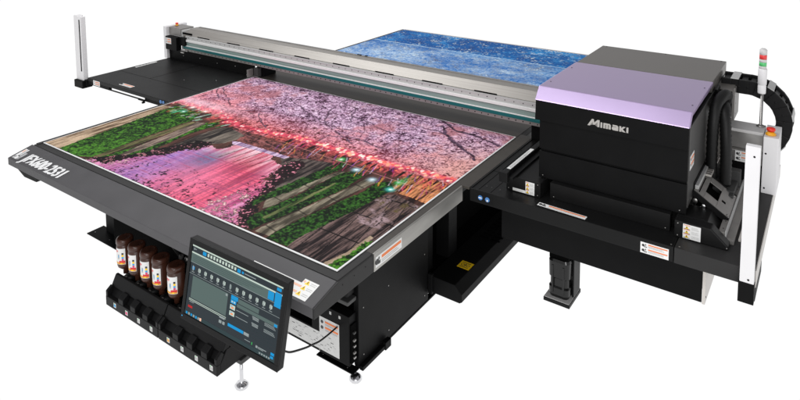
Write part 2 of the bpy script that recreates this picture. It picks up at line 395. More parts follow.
plabel(frame((2.968, 1.055, .0003), (1, -.04, 0), (0, 1, 0)), .252, .034, 'strip', rdeck)
b = PB(); MBt = frame((2.635, 1.0296, -.056), (1, 0, 0), (0, 0, 1)); rect(b, MBt, -.005, 0, .095, .036, 'black_plastic')
disc(b, MBt, .022, .018, .013, 'blue_button', .0006, .003); disc(b, MBt, .064, .018, .013, 'blue_button', .0006, .003)
rect(b, MBt, .012, .015, .03, .021, 'decal_white', .0037, .0003); rect(b, MBt, .06, .008, .068, .018, 'decal_white', .0037, .0003); b.build('push_button', rdeck)
# leg under the right deck
LX, LY = 2.935, 1.56
b = PB(); b.box(LX-.078, LX+.078, LY-.10, LY+.10, GROUND, GROUND+.022, 'black_plastic', .002); b.box(LX-.074, LX+.074, LY-.096, LY+.096, GROUND+.0222, GROUND+.025, 'offwhite_paint', 0)
leg = b.build('support_leg')
def rrect(hx, hy, r, n=6):
    out = []
    for cx, cy, a0 in ((hx-r, hy-r, 0), (-hx+r, hy-r, 90), (-hx+r, -hy+r, 180), (hx-r, -hy+r, 270)):
        for k in range(n+1): a = R(a0+90*k/n); out.append((cx+r*math.cos(a), cy+r*math.sin(a)))
    return out
def loft(mb, secs, key, x, y):
    n = len(secs[0][0]); vs = []; fs = []
    for pts, z in secs: vs += [(x+a, y+b_, z) for a, b_ in pts]
    for j in range(len(secs)-1):
        for i in range(n): fs.append((j*n+i, j*n+(i+1) % n, (j+1)*n+(i+1) % n, (j+1)*n+i))
    fs.append(tuple(range(n))); fs.append(tuple((len(secs)-1)*n+i for i in range(n)))
    mb.poly(vs, fs, key, smooth=False)
b = PB(); z0 = GROUND+.026
loft(b, [(rrect(.056, .07, .025), z0), (rrect(.062, .078, .03), z0+.02), (rrect(.062, .078, .03), z0+.06), (rrect(.055, .07, .025), z0+.07), (rrect(.055, .07, .025), z0+.115), (rrect(.062, .078, .03), z0+.125), (rrect(.064, .08, .03), z0+.22), (rrect(.06, .075, .03), z0+.235)], 'gloss_black', LX, LY)
for k in (-1, 1): b.box(LX+k*.032-.006, LX+k*.032+.006, LY-.083, LY-.068, z0+.03, z0+.20, 'gloss_black', .004)
b.build('leg_cover', leg)
b = PB(); b.box(LX-.058, LX+.058, LY-.07, LY+.07, z0+.236, -.252, 'deep_black', .004); b.cyl((LX+.035, LY-.076, z0+.275), .006, .005, 'decal_white', 'y')
b.box(LX+.065, LX+.075, LY-.02, LY+.09, z0, -.252, 'black_plastic', .003); b.build('leg_column', leg)

# ---------------- gantry
b = PB()
b.prism([(1.87, .262), (1.955, .305), (2.065, .305), (2.065, .11), (1.87, .11)], 'x', -1.0, 3.72, 'brushed_aluminium', .004)
beam = b.build('gantry_beam')
b = PB(); b.box(-.95, 3.5, 1.856, 1.869, .196, .256, 'rail_aluminium', .002)
for i in range(70): b.cyl((-.9+.065*i, 1.8548, .240), .0035, .0014, 'deep_black', 'y', 8, 0)
if 1: b.box(-.98, 3.6, 1.845, 1.8555, .200, .222, 'white_rail', .002); b.build('linear_rail', beam)
b = PB(); b.box(-.95, 3.5, 1.8535, 1.8695, .1645, .1955, 'band_grey_green', .001); b.box(-.95, 3.5, 1.846, 1.8695, .1562, .1640, 'white_rail', .001); b.build('scale_band', beam)
b = PB(); b.box(-.97, 3.6, 1.840, 1.868, .1335, .1555, 'teal_film', .003); b.build('teal_strip', beam)
b = PB(); b.box(-.97, 3.6, 1.846, 1.8525, .1385, .150, 'rail_aluminium', .001) if False else None; b.box(-.95, 3.6, 1.845, 1.868, .110, .133, 'grey_bracket', .001)
for i in range(90): b.cyl((-.9+.05*i, 1.8442, .122), .0045, .001, 'deep_black', 'y', 8, 0)
b.build('lower_rail', beam)
b = PB()
for x in [-.62+.245*0, ]: pass
for i in range(14):
    x = -.78+.455*i*0.93
    if x > 2.6: break
    b.box(x, x+.17, 1.8655, 1.8699, .2575, .266, 'deep_black', .001)
b.build('rail_slot', beam)
b = PB(); b.box(-.98, 3.55, 2.04, 2.062, .3052, .309, 'steel', .001); b.box(1.02, 1.06, 2.045, 2.06, .309, .313, 'deep_black', .001); b.box(1.1, 1.12, 2.045, 2.06, .309, .313, 'deep_black', .001); b.build('beam_cover_lip', beam)
b = PB(); b.box(2.592, 2.66, 1.885, 2.06, .0005, .1095, 'black_powder_coat', .003); b.box(-.01+.0, .07, 1.905, 2.06, .0015, .1095, 'black_powder_coat', .003); b.build('gantry_support')
# left gantry end
b = PB(); b.box(-1.262, -1.215, 1.83, 1.861, .0005, .322, 'white_paint', .003); b.box(-1.262, -1.215, 1.8615, 2.08, .106, .322, 'white_paint', .003); lend = b.build('gantry_end_cover')
b = PB(); b.box(-1.214, -1.03, 1.862, 2.02, .24, .314, 'grey_bracket', .003); b.build('end_housing', lend)
b = PB(); b.box(-1.0, -.86, 1.86, 1.8695, .268, .285, 'deep_black', .001); b.box(-1.03, -1.001, 1.87, 2.06, .11, .300, 'rail_aluminium', .002); b.build('end_slot', lend)
b = PB(); b.box(-1.192, -1.02, 1.80, 1.859, .106, .238, 'black_powder_coat', .003)
b.box(-1.02+.0005, -.93, 1.83, 1.856, .16, .24, 'black_powder_coat', .002); jb = b.build('junction_box', lend)
plabel(frame((-1.185, 1.7993, .165), (1, 0, 0), (0, 0, 1)), .085, .058, 'pair', jb)
b = PB(); b.box(-1.0, -.90, 1.835, 1.843, .108, .118, 'steel', .001); b.box(-1.0, -.95, 1.83, 1.843, .085, .098, 'steel', .001); b.build('strip_clip', lend)
def estop(p, parent):
    p = Matrix.Translation(p) @ Matrix.Scale(.85 if p[0] > 0 else .6, 4)
    b = PB(); b.lathe([(.030, 0), (.030, .008), (.022, .014), (.019, .020)], 'estop_yellow', p); e = b.build('emergency_stop', parent)
    b = PB(); b.lathe([(.012, .020), (.014, .024), (.023, .027), (.026, .034), (.024, .043), (.016, .047)], 'estop_red', p); b.build('push_cap', e)
estop((-1.19, 1.94, .3185), lend)
# right gantry end
b = PB(); b.box(3.722, 3.893, 1.92, 2.065, .295, .312, 'offwhite_paint', .003); b.box(3.722, 3.893, 1.935, 2.06, .20, .2945, 'steel', .003); b.box(3.722, 3.893, 1.90, 2.06, .135, .1995, 'steel', .004)
b.box(3.70, 3.893, 1.94, 2.06, .002, .1345, 'black_powder_coat', .003)
b.build('gantry_end_bracket')
plabel(frame((3.765, 1.8993, .138), (1, 0, 0), (0, 0, 1)), .11, .058, 'wide')
b = PB(); b.box(3.896, 3.966, 1.87, 2.09, .0005, .311, 'white_paint', .004); screws(b, [(3.91, 1.869, z) for z in (.03, .22)], 'black_plastic', .005, 'y'); rend = b.build('gantry_end_cover')
estop((3.925, 1.92, .3115), rend)
# corner posts
b = PB(); b.box(3.897, 3.953, 1.0305-.024, 1.032+.02, -.045, .552, 'white_paint', .003) if False else b.box(3.897, 3.951, .995, 1.0285, -.045, .553, 'white_paint', .003)
screws(b, [(3.93, .9938, -.03), (3.93, .9938, .51)], 'black_plastic', .0045, 'y'); b.build('sensor_post')
b = PB(); b.box(-1.379, -1.318, .985, 1.04, -.031, .553, 'white_paint', .003); b.box(-1.3175, -1.262, .985, 1.03, -.031, .545, 'white_paint', .003)
b.box(-1.297, -1.281, .9835, .986, .05, .52, 'deep_black', .001); pst = b.build('sensor_post')
b = PB(); b.box(-1.39, -1.25, .965, 1.06, -.10, -.0315, 'black_powder_coat', .006); b.box(-1.262, -1.2255, .99, 1.05, -.085, -.022, 'black_powder_coat', .003); b.build('post_base', pst)

# ---------------- print head housing
HX0, HX1, HY = 2.92, 3.648, 1.20
b = PB(); b.box(HX0+.004, HX1-.006, HY+.012, 2.37, .085, .508, 'black_powder_coat', .003); head = b.build('print_head_housing')
b = PB(); b.box(HX0-.002, HX1-.002, HY-.000, HY+.011, .246, .403, 'black_powder_coat', .002); b.build('front_panel', head)
b = PB(); b.box(HX0-.002, HX1-.002, HY, HY+.011, .086, .233, 'black_powder_coat', .002)
screws(b, [(HX1-.03, HY-.0012, .10), (HX0+.02, HY-.0012, .10)], 'steel', .003, 'y'); b.build('front_panel', head)
b = PB(); b.prism([(HY-.012, .404), (HY-.006, .508), (HY+.011, .508), (HY+.011, .404)], 'x', 2.896, 3.648, 'black_powder_coat', .002); band = b.build('logo_panel', head)
b = PB(); b.box(2.995, 3.585, 1.165, 1.2115, .0005, .0845, 'black_deck_coat', .002); screws(b, [(3.015, 1.164, .012), (3.565, 1.164, .012)], 'steel', .003, 'y'); b.build('lower_skirt', head)
b = PB(); b.box(3.6425, 3.6495, HY+.013, 2.36, .115, .507, 'charcoal_side', .002); sp = b.build('side_panel', head)
plabel(frame((3.6498, 1.235, .29), (0, 1, 0), (0, .3, 1)), .10, .07, 'pair', sp)
b = PB(); b.prism([(HY-.004, .5085), (HY+.055, .572), (1.85, .572), (1.85, .55), (HY+.06, .55), (HY+.01, .5085)], 'x', 2.890, 3.650, 'purple_paint', .004)
cov = b.build('purple_cover', head); b = PB(); screws(b, [(x, y, .572) for x in (2.915, 3.63) for y in (1.36, 1.70)], 'black_plastic', .004); b.build('screw', cov)
b = PB(); b.box(2.897, 3.646, 1.852, 2.373, .508, .5725, 'warm_grey_paint', .003); screws(b, [(2.93, 2.35, .5725), (3.3, 2.36, .5725), (3.62, 2.35, .5725)], 'black_plastic', .004); b.build('rear_cover', head)
b = PB(); b.box(2.885, 2.896, 1.83, 1.88, .53, .56, 'deep_black', .003); b.build('cover_edge', head)
# logo
b = PB(); ML = frame((3.176, HY-.0105, .4305), (1, 0, 0), (0, .0577, 1))
def st(pts): outline(b, ML, pts, 'logo_grey', .0002, .0015)
H = .036; h2 = .027; k = .009
st([(0, 0), (.012, 0), (.026, .022), (.028, 0.008), (.036, .008), (.050, .024), (.050, 0), (.0605, 0), (.0605, H), (.050, H), (.034, .0195), (.031, H), (.022, H)])   # M
x = .0655; st([(x, 0), (x+k, 0), (x+k, h2), (x, h2)])
x += k+.005
st([(x, 0), (x+k, 0), (x+k, h2-.007), (x+.0145, h2-.007), (x+.0145, 0), (x+.0225, 0), (x+.0225, h2-.007), (x+.028, h2-.007), (x+.028, 0), (x+.037, 0), (x+.037, h2-.006), (x+.031, h2), (x, h2)])
x += .042
st([(x+.006, 0), (x+.031, 0), (x+.031, h2-.006), (x+.025, h2), (x+.003, h2), (x+.003, h2-.007), (x+.021, h2-.007), (x+.022, .017), (x+.006, .017), (x, .012), (x, .005)])
x += .036
st([(x, 0), (x+k, 0), (x+k, .009), (x+.019, 0), (x+.031, 0), (x+.0165, .0135), (x+.030, h2), (x+.018, h2), (x+k, .018), (x+k, h2), (x, h2)])
x += .034; st([(x, 0), (x+k, 0), (x+k, h2), (x, h2)])
b.build('logo', band)
# sensor boxes on the deck beside the head
b = PB(); b.box(2.762, 2.955, 1.13, 1.60, .0005, .082, 'black_deck_coat', .003); screws(b, [(2.775, 1.1288, .012), (2.94, 1.1288, .012), (2.94, 1.1288, .07)], 'steel', .003, 'y'); bl_ = b.build('station_box')
plabel(frame((2.873, 1.1293, .006), (1, 0, 0), (0, 0, 1)), .05, .068, 'stack', bl_)
plabel(frame((2.80, 1.1293, .006), (1, 0, 0), (0, 0, 1)), .072, .015, 'text', bl_)
b = PB(); b.box(2.757, 2.79, 1.07, 1.62, .083, .118, 'black_plastic', .004); b.box(2.752, 2.80, 1.055, 1.085, .07, .125, 'black_plastic', .004); b.box(2.7905, 2.82, 1.08, 1.60, .083, .095, 'black_plastic', .002)
arm = b.build('sensor_arm'); plabel(frame((2.785, 1.13, .1183), (0, 1, 0), (-1, 0, 0)), .33, .022, 'text', arm)
b = PB(); b.cyl((2.79, 1.66, .08), .02, .03, 'steel'); b.box(2.78, 2.85, 1.70, 1.76, .001, .09, 'deep_black', .003); b.box(2.83, 2.86, 1.62, 1.69, .001, .11, 'steel', .004); b.build('arm_hinge', arm)
b = PB(); b.prism([(3.61, .0005), (3.61, .083), (3.765, .083), (3.835, .02), (3.835, .0005)], 'y', 1.13, 1.195, 'black_deck_coat', .006); screws(b, [(3.625, 1.1288, .012), (3.625, 1.1288, .07), (3.83, 1.1288, .012)], 'steel', .003, 'y'); b.prism([(3.61, .0005), (3.61, .083), (3.74, .083), (3.782, .03), (3.782, .0005)], 'y', 1.1955, 1.34, 'black_deck_coat', .006); br_ = b.build('station_box')
plabel(frame((3.648, 1.1293, .008), (1, 0, 0), (0, 0, 1)), .075, .068, 'stack', br_)
# maintenance station: slanted plate with opening, rails
MP = frame((3.652, 1.34, .152), (.155, 0, -.10), (0, 1, 0)) @ Matrix.Diagonal((1, 1.35, 1, 1))
b = PB(); w, hgt, t = .185, .205, .004
b.box(0, .018, 0, hgt, 0, t, 'grey_bracket', .001, MP); b.box(.0185, .05, .0, hgt, 0, t, 'grey_bracket', .001, MP); b.box(.0505, .115, 0, .06, 0, t, 'grey_bracket', .001, MP); b.box(.0505, .115, .16, hgt, 0, t, 'grey_bracket', .001, MP); b.box(.1155, w, 0, hgt, 0, t, 'grey_bracket', .001, MP)
b.box(.022, .027, .02, .16, t, t+.0006, 'deep_black', 0, MP); b.box(.13, .15, .08, .095, t, t+.0006, 'deep_black', 0, MP)
b.box(0, w, -.006, -.0005, -.02, t+.004, 'black_plastic', .001, MP); b.box(0, w, hgt+.0005, hgt+.006, -.02, t+.004, 'black_plastic', .001, MP)
for q in ((.008, .02), (.008, .19), (.175, .015), (.175, .19)): b.cyl(MP @ Vector((*q, t)), .005, .006, 'steel')
b.box(.05, .115, .06, .16, -.03, -.02, 'deep_black', 0, MP)
b.build('wiper_plate')
b = PB(); b.box(3.652, 3.80, 1.36, 1.8, .0005, .04, 'deep_black', .002); b.cyl((3.66, 1.35, .10), .012, .03, 'steel', 'y'); b.cyl((3.70, 1.33, .09), .010, .03, 'chrome', 'y'); b.cyl((3.69, 1.34, .065), .009, .03, 'grey_bracket', 'y'); b.build('wiper_drive')
b = PB(); b.box(3.786, 3.812, 1.20, 1.86, .0005, .05, 'grey_bracket', .002); b.box(3.8125, 3.817, 1.20, 1.86, .0005, .056, 'rail_aluminium', .001); b.box(3.8175, 3.85, 1.20, 1.86, .0005, .022, 'grey_bracket', .002)
b.box(3.862, 3.872, 1.25, 1.75, .0005, .012, 'sheet_edge_grey', .002)
screws(b, [(3.80, 1.24+.08*i, .05) for i in range(7)], 'deep_black', .003); b.build('guide_rail')
b = PB(); b.box(3.656, 3.672, 1.36, 1.88, .155, .175, 'rail_aluminium', .002); b.box(3.673, 3.70, 1.55, 1.88, .155, .165, 'sheet_edge_grey', .001)
for i in range(12): b.box(3.674, 3.699, 1.56+.026*i, 1.564+.026*i, .165, .1665, 'deep_black', 0)
b.box(3.65, 3.6545, 1.36, 1.9, .13, .185, 'black_plastic', .001); b.build('rack_rail')
b = PB(); b.box(3.70, 3.80, 1.60, 1.75, .03, .085, 'dark_grey_box', .003); b.box(3.80, 3.85, 1.56, 1.70, .0505, .075, 'dark_grey_box', .003) if False else b.box(3.76, 3.80, 1.56, 1.5995, .02, .075, 'dark_grey_box', .003)
b.box(3.70, 3.81, 1.7505, 1.80, .03, .135, 'dark_grey_box', .003); hb = b.build('hose_box')
# rear cable box and hoses
b = PB(); b.box(3.653, 3.72, 1.98, 2.20, .33, .50, 'deep_black', .003); b.box(3.648, 3.73, 1.97, 2.21, .5005, .506, 'warm_grey_paint', .001); b.box(3.7205, 3.735, 2.05, 2.24, .31, .50, 'grey_bracket', .002); b.box(3.655, 3.67, 1.86, 1.97, .30, .53, 'black_plastic', .003)
screws(b, [(3.7355, 2.10, z) for z in (.34, .40)], 'steel', .004, 'x'); b.build('cable_box')
def hose(ctrl, r, name='corrugated_hose'):
    pts = spline(ctrl, 12); b = PB(); b.tube(pts, r, 'rubber', 16, rad=lambda j: r*(1+.055*(1 if j % 2 else -1))); return b.build(name)
hose([(3.686, 1.66, .085), (3.684, 1.655, .22), (3.684, 1.66, .40), (3.690, 1.70, .49), (3.71, 1.78, .523), (3.715, 1.88, .50), (3.70, 1.96, .44)], .0275)
hose([(3.75, 1.66, .087), (3.750, 1.66, .22), (3.742, 1.67, .36), (3.728, 1.72, .46), (3.712, 1.83, .455), (3.70, 1.96, .40)], .0275)
b = PB(); b.lathe([(.034, 0), (.034, .008)], 'chrome', Matrix.Translation((3.72, 1.655, .0855))); b.build('hose_collar')
# cable chain: loops in the XZ plane behind the beam
def chain_pts():
    cx, cz, r = 3.79, .315, .185; pts = []
    for i in range(3): pts.append((3.66+.043*i, cz+r, 0.))
    n = 15
    for i in range(n+1):
        a = R(90-180*i/n); pts.append((cx+r*math.cos(a), cz+r*math.sin(a), a-R(90)))
    for i in range(24): pts.append((cx-.043*(i+1), cz-r, R(-180)))
    return pts
cp = chain_pts(); b = PB(); c2 = PB()
for i in range(len(cp)-1):
    (x0, z0_, _), (x1, z1, _) = cp[i], cp[i+1]
    d = Vector((x1-x0, 0, z1-z0_)); L = d.length; d.normalize()
    M = Matrix.Translation((x0, 2.10, z0_)) @ Matrix(((d.x, 0, -d.z, 0), (0, 1, 0, 0), (d.z, 0, d.x, 0), (0, 0, 0, 1)))
    for s_ in (0, .145):
        b.box(-.004, L+.006, s_+(.004 if i % 2 else 0), s_+.02+(.004 if i % 2 else 0), -.040, .040, 'black_plastic', .004, M)
        b.cyl(M @ Vector((L, s_-.0015, 0)), .006, .003, 'black_plastic', 'y', 10)
    b.box(.006, L-.006, .024, .143, .016, .028, 'black_plastic', .003, M); b.box(.006, L-.006, .024, .143, -.028, -.02, 'black_plastic', .003, M)
    if i % 4 == 1: c2.box(.0, L-.002, .0, .165, .0405, .045, 'rail_aluminium', .002, M)
    b.box(-.003, L+.003, .03, .13, -.014, .012, 'deep_black', 0, M)
ch = b.build('cable_chain'); c2.build('chain_clamp', ch)
# signal tower
TX, TY = 3.868, 2.03
b = PB(); b.lathe([(.022, .3125), (.022, .318), (.012, .322), (.0075, .325), (.0075, .50)], 'steel', Matrix.Translation((TX, TY, 0))); tw = b.build('signal_tower')
b = PB(); b.lathe([(.022, .50), (.024, .505), (.024, .545), (.022, .55), (.026, .552), (.026, .635), (.024, .64)], 'white_paint', Matrix.Translation((TX-.003, TY, 0)) @ Matrix.Diagonal((.84, .84, 1, 1))); b.build('tower_body', tw)
for z, kk in ((.64, 'offwhite_paint'), (.655, 'lamp_green'), (.676, 'offwhite_paint'), (.693, 'lamp_red'), (.718, 'offwhite_paint')):
    z1 = {.64: .6548, .655: .6758, .676: .6928, .693: .7178, .718: .752}[z]
    b = PB(); rr = .0185; b.lathe([(rr, z), (rr, z1-.002), (rr-.001, z1)] if z < .7 else [(rr, z), (rr, z1-.008), (rr-.008, z1)], kk, Matrix.Translation((TX-.004, TY, 0))); b.build('lamp_segment', tw)

# ---------------- ink station under the apron
IX0, IX1, IY, DZ = 1.025, 1.94, -.205, .022
pitch = .108; slots = [1.112+pitch*i for i in range(4)]+[1.577+pitch*i for i in range(4)]
b = PB(); MID = 1.492
for x0, x1 in ((IX0, MID-.002), (MID+.002, IX1)):
    b.prism([(IY+.022, -.608), (IY+.022, -.560), (IY+.062, -.508), (IY+.34, -.508), (IY+.34, -.608)], 'x', x0, x1, 'black_plastic', .003)
    b.box(x0, x1, IY, IY+.0215, -.608, -.556, 'black_plastic', .003)
ink = b.build('ink_station')
for g in (0, 4):
    gs = slots[g:g+4]; lo, hi = (IX0, MID-.002) if g == 0 else (MID+.002, IX1)
    for i, e in enumerate([lo+.002]+[(gs[i]+gs[i+1])/2 for i in range(3)]+[hi-.002]):
        w0 = .016 if i in (0, 4) else .021
        a0, a1 = max(lo+.001, e-w0), min(hi-.001, e+w0)
        b = PB(); b.prism([(IY+.001, -.5555), (IY+.001, -.528), (IY+.006, -.523), (IY+.032, -.506), (IY+.045, -.522), (IY+.0225, -.5595)], 'x', a0, a1, 'black_plastic', .002); b.build('slot_divider', ink)
    b = PB(); b.prism([(IY+.036, -.514), (IY+.064, -.462), (IY+.078, -.462), (IY+.078, -.5075), (IY+.055, -.5075)], 'x', lo+.001, hi-.001, 'black_plastic', .003); b.build('slot_bar', ink)
for i, x in enumerate(slots):
    b = PB(); b.lathe([(.034, 0), (.034, .026), (.026, .034)], 'black_plastic', Matrix.Translation((x-.03, IY+.115, -.5074)), 20)
    b.box(x-.078, x+.018, IY+.079, IY+.20, -.5074, -.492, 'deep_black', .003)
    b.box(x-.05, x-.025, IY+.080, IY+.084, -.4918, -.489, 'decal_grey', 0)
    b.box(x-.022, x-.010, IY+.081, IY+.087, -.4918, -.462, 'steel', .002)
    b.build('bottle_socket', ink)
    colr = ('cyan_ink', 'magenta_ink', 'label_grey', 'label_grey', 'gold_ink', 'decal_grey', 'label_grey', 'label_grey')[i]
    b = PB(); M = frame((x-.011, IY-.0003, -.592), (1, 0, 0), (0, 0, 1)); rect(b, M, 0, 0, .021, .024, 'label_white'); rect(b, M, .003, .004, .018, .017, colr, .0007); rect(b, M, .004, .019, .012, .022, 'lamp_green', .0007); b.build('slot_sticker', ink)
# hoses and bracket above the bottles
b = PB(); b.tube(spline([(1.02, .10, -.10), (1.03, .08, -.20), (1.12, .06, -.26), (1.26, .06, -.265), (1.36, .08, -.19), (1.40, .1, -.10)], 12), .010, 'rubber', 10)
b.tube(spline([(1.0, .12, -.10), (1.0, .10, -.22), (1.12, .08, -.29), (1.32, .08, -.30), (1.44, .10, -.2)], 12), .008, 'dark_grey_box', 10)
b.tube(spline([(1.20, .10, -.10), (1.22, .05, -.20), (1.32, .03, -.29), (1.48, .02, -.33), (1.70, .06, -.33)], 12), .011, 'rubber', 10); b.build('ink_hose')
b = PB(); b.box(1.40, 1.416, .0, .02, -.345, -.295, 'steel', .003); b.cyl((1.46, .0, -.30), .012, .01, 'steel', 'y'); b.build('hose_clip')
b = PB(); b.box(.31, 2.05, .12, .37, -.11, -.05, 'deep_black', .004); b.box(.55, 1.95, .14, .397, -.56, -.36, 'deep_black', .004); b.build('inner_frame')
# foot and small plate under the ink station
b = PB(); b.box(1.87, 1.95, -.07, .02, -.632, -.6095, 'dark_grey_box', .003) ; b.build('foot_plate')
FX, FY = 1.905, -.03
b = PB(); b.lathe([(.032, 0), (.034, .006), (.026, .016), (.014, .024), (.010, .034), (.009, .04), (.008, .152)], 'chrome', Matrix.Translation((FX, FY, GROUND)), 28); b.build('levelling_foot')

# ------------------------------------------------------------------ ink bottles
def bottle(x, label):
    t = thing('ink_bottle', label, 'bottle', (x, IY+.105, -.462), 'upturned ink bottles standing in the ink station')
    SX, SY = .86, 1.0; b = MB()
    b.lathe([(.016, .0), (.016, .022), (.020, .026), (.030, .036), (.042, .046), (.0455, .056), (.046, .064), (.046, .172), (.0445, .174), (.0445, .177), (.048, .180), (.048, .196), (.045, .203), (.037, .207), (.033, .2055), (.012, .2045)], 'bottle_brown', None, 36, SX, SY)
    b.build('bottle_body', t)
    b = MB()
    def patch(a0, a1, z0, z1, key, off):
        n = max(2, int(abs(a1-a0)/6)); vs = []; fs = []
        for i in range(n+1):
            a = R(a0+(a1-a0)*i/n)
            for z in (z0, z1):
                for rr in (.046+off, .046+off+.0004): vs.append((rr*math.cos(a)*SX, rr*math.sin(a)*SY, z))
        for i in range(n):
            q = i*4; fs += [(q, q+4, q+6, q+2), (q+1, q+3, q+7, q+5), (q, q+1, q+5, q+4), (q+2, q+6, q+7, q+3)]
        fs += [(0, 2, 3, 1), (n*4, n*4+1, n*4+3, n*4+2)]
        b.poly(vs, fs, key, smooth=False)
    A0, A1 = -128, -32
    patch(A0, A1, .070, .160, 'label_white', .0004)
    patch(A0+6, A0+42, .143, .148, 'red_ink', .001); patch(A0+10, A0+35, .137, .139, 'red_ink', .001)
    patch(A0+40, A0+52, .100, .128, 'label_grey', .001)
    patch(A0+44, A0+50, .110, .124, 'cyan_ink', .0014)
    for i, kk in enumerate(('label_ink', 'label_yellow', 'cyan_ink', 'magenta_ink')): patch(A0+70, A0+84, .126-.011*i, .136-.011*i, kk, .001)
    patch(A0+2, A1-2, .072, .083, 'gold_ink', .001); patch(A0+50, A1-2, .080, .092, 'red_ink', .0014); patch(A0+60, A1-20, .074, .081, 'label_yellow', .0018)
    b.build('bottle_label', t); t.rotation_euler.z = R((4, -5, 2, -3, 6)[bottle.n]); bottle.n += 1
    return t
bottle.n = 0
names = ['brown ink bottle farthest left in the ink station', 'second brown ink bottle from the left end of the row', 'middle of the five brown ink bottles', 'brown ink bottle at the right of the group of four, beside the gap', 'brown ink bottle standing apart, partly behind the monitor']
for i, x in enumerate(slots[:5]):
    bottle([1.062, 1.174, 1.281, 1.387, 1.513][i], names[i])

# ------------------------------------------------------------------ monitor
def rotm(a, t, r): return Matrix.Rotation(a, 4, 'Z') @ Matrix.Rotation(t, 4, 'X') @ Matrix.Rotation(r, 4, 'Y')
MM = Matrix.Translation((2.226, -.344, -.046)) @ rotm(.09, -.147, .067)
mon = thing('monitor', 'black flat monitor tilted back, showing a dark print control screen', 'monitor', (0, 0, 0))
mon.matrix_world = MM
SW, SH = .5, .299     # lit area, local x = right, z = up, front = -y
b = MB(); b.box(-SW/2-.018, SW/2+.022, .0, .034, -SH/2-.026, SH/2+.024, 'black_plastic', .004); b.box(-.19, .19, .0345, .055, -.11, .11, 'black_plastic', .01)
b.build('casing', mon)
b = MB()
for x0, x1, z0, z1 in ((-SW/2-.018, SW/2+.022, SH/2+.001, SH/2+.024), (-SW/2-.018, SW/2+.022, -SH/2-.026, -SH/2-.001), (-SW/2-.018, -SW/2-.001, -SH/2-.0008, SH/2+.0008), (SW/2+.001, SW/2+.022, -SH/2-.0008, SH/2+.0008)): b.box(x0, x1, -.006, -.0005, z0, z1, 'black_plastic', .0015)
b.box(-SW/2-.012, -SW/2-.007, -.0068, -.006, -SH/2-.014, -SH/2-.010, 'cyan_ink', 0)
b.build('bezel', mon)
b = MB(); b.box(-SW/2, SW/2, -.0025, -.0008, -SH/2, SH/2, 'screen_glass', 0)
MSc = Matrix.Translation((-SW/2, -.0026, SH/2)) @ Matrix(((1, 0, 0, 0), (0, 0, -1, 0), (0, 1, 0, 0), (0, 0, 0, 1)))
def sr(u0, v0, u1, v1, key, h=0.): b.box(u0*SW, u1*SW, -v1*SH, -v0*SH, h, h+.0003, key, 0, MSc)
sr(.0, .0, 1, .022, 'screen_pale'); sr(0, .1, 1, .12, 'screen_pale', ); sr(0, .12, .86, .245, 'screen_panel'); sr(0, .245, 1, .25, 'screen_text')
sr(.86, .125, .97-.05, .235, 'screen_blue', .0004) ; sr(.93, .10, .995, .29, 'screen_blue', .0008); sr(.94, .035, .985, .075, 'screen_blue')
sr(.02, .04, .03, .07, 'screen_text'); sr(.035, .05, .05, .06, 'screen_text')
sr(.125, .035, .165, .085, 'screen_blue')
for i in range(10): sr(.18+.034*i, .035+.004*(i % 2), .20+.034*i, .08, 'screen_pale'); 
sr(.52, .04, .555, .088, 'screen_blue'); sr(.57, .05, .59, .08, 'screen_blue'); sr(.60, .06, .72, .07, 'screen_text')
for k in range(4): sr(.02, .15+.025*k, .80-.07*k, .153+.025*k, 'screen_bar', .0004)
for i in range(13):
    u = .025+.072*i
    sr(u, .30, u+.026, .345, 'screen_blue' if i == 0 else ('screen_pale' if i != 6 else 'screen_panel')); sr(u+.006, .29, u+.018, .36, 'screen_text', .0004); sr(u-.002, .375, u+.03, .383, 'screen_text')
sr(0, .26, 1, .263, 'screen_bar'); sr(0, .405, 1, .409, 'screen_text')
sr(.045, .43, .455, .74, 'screen_panel'); sr(.43, .44, .45, .47, 'screen_text', .0004)
sr(.03, .755, .46, .763, 'screen_pale'); sr(.03, .775, .46, .782, 'screen_pale'); sr(.04, .795, .09, .803, 'screen_text'); sr(.39, .775, .45, .80, 'screen_text', .0004)
sr(.475, .41, .48, .98, 'screen_bar')
sr(.49, .42, .565, .475, 'screen_blue'); sr(.49, .48, .55, .53, 'screen_blue'); sr(.50, .495, .515, .515, 'screen_pale', .0004); sr(.525, .495, .54, .515, 'screen_pale', .0004)
sr(.57, .43, .79, .49, 'screen_panel'); sr(.56, .50, .99, .545, 'screen_panel'); sr(.955, .51, .985, .545, 'screen_blue', .0004)
for k, v in enumerate((.555, .64)):
    sr(.49, v-.005, .545, v+.055, 'screen_pale'); sr(.505, v+.02, .53, v+.04, 'label_orange', .0004); sr(.50, v+.005, .515, v+.015, 'screen_blue', .0004); sr(.56, v+.03, .69, v+.037, 'screen_text'); sr(.56, v+.065, .99, v+.067, 'screen_bar')
    for j in range(3): sr(.73+.004*j, v+.0+.016*j, .80, v+.009+.016*j, 'screen_text'); sr(.86, v+.0+.016*j, .96+.008*j, v+.006+.016*j, 'screen_text')
for v in (.74, .79, .84): sr(.49, v, .99, v+.002, 'screen_bar')
sr(.39, .80+.03, .42, .87, 'screen_text'); sr(.43, .83, .455, .87, 'screen_text')
sr(.49, .81, .66, .85, 'screen_blue', .0004); sr(.665, .81, .72, .85, 'screen_text', .0004)
sr(.03, .855, .08, .885, 'screen_red'); sr(.68, .90, .74, .907, 'screen_text'); sr(.755, .89, .763, .925, 'screen_green'); sr(.80, .90, .82, .93, 'screen_text'); sr(.825, .905, .91, .915, 'screen_text'); sr(.825, .922, .88, .929, 'screen_text')
sr(0, .945, 1, .998, 'screen_bar'); 
for i in range(6): sr(.015+.028*i, .955, .033+.028*i, .988, 'screen_blue' if i % 2 == 0 else 'screen_text', .0004)
sr(.178, .95, .198, .99, 'label_pale_orange', .0004)
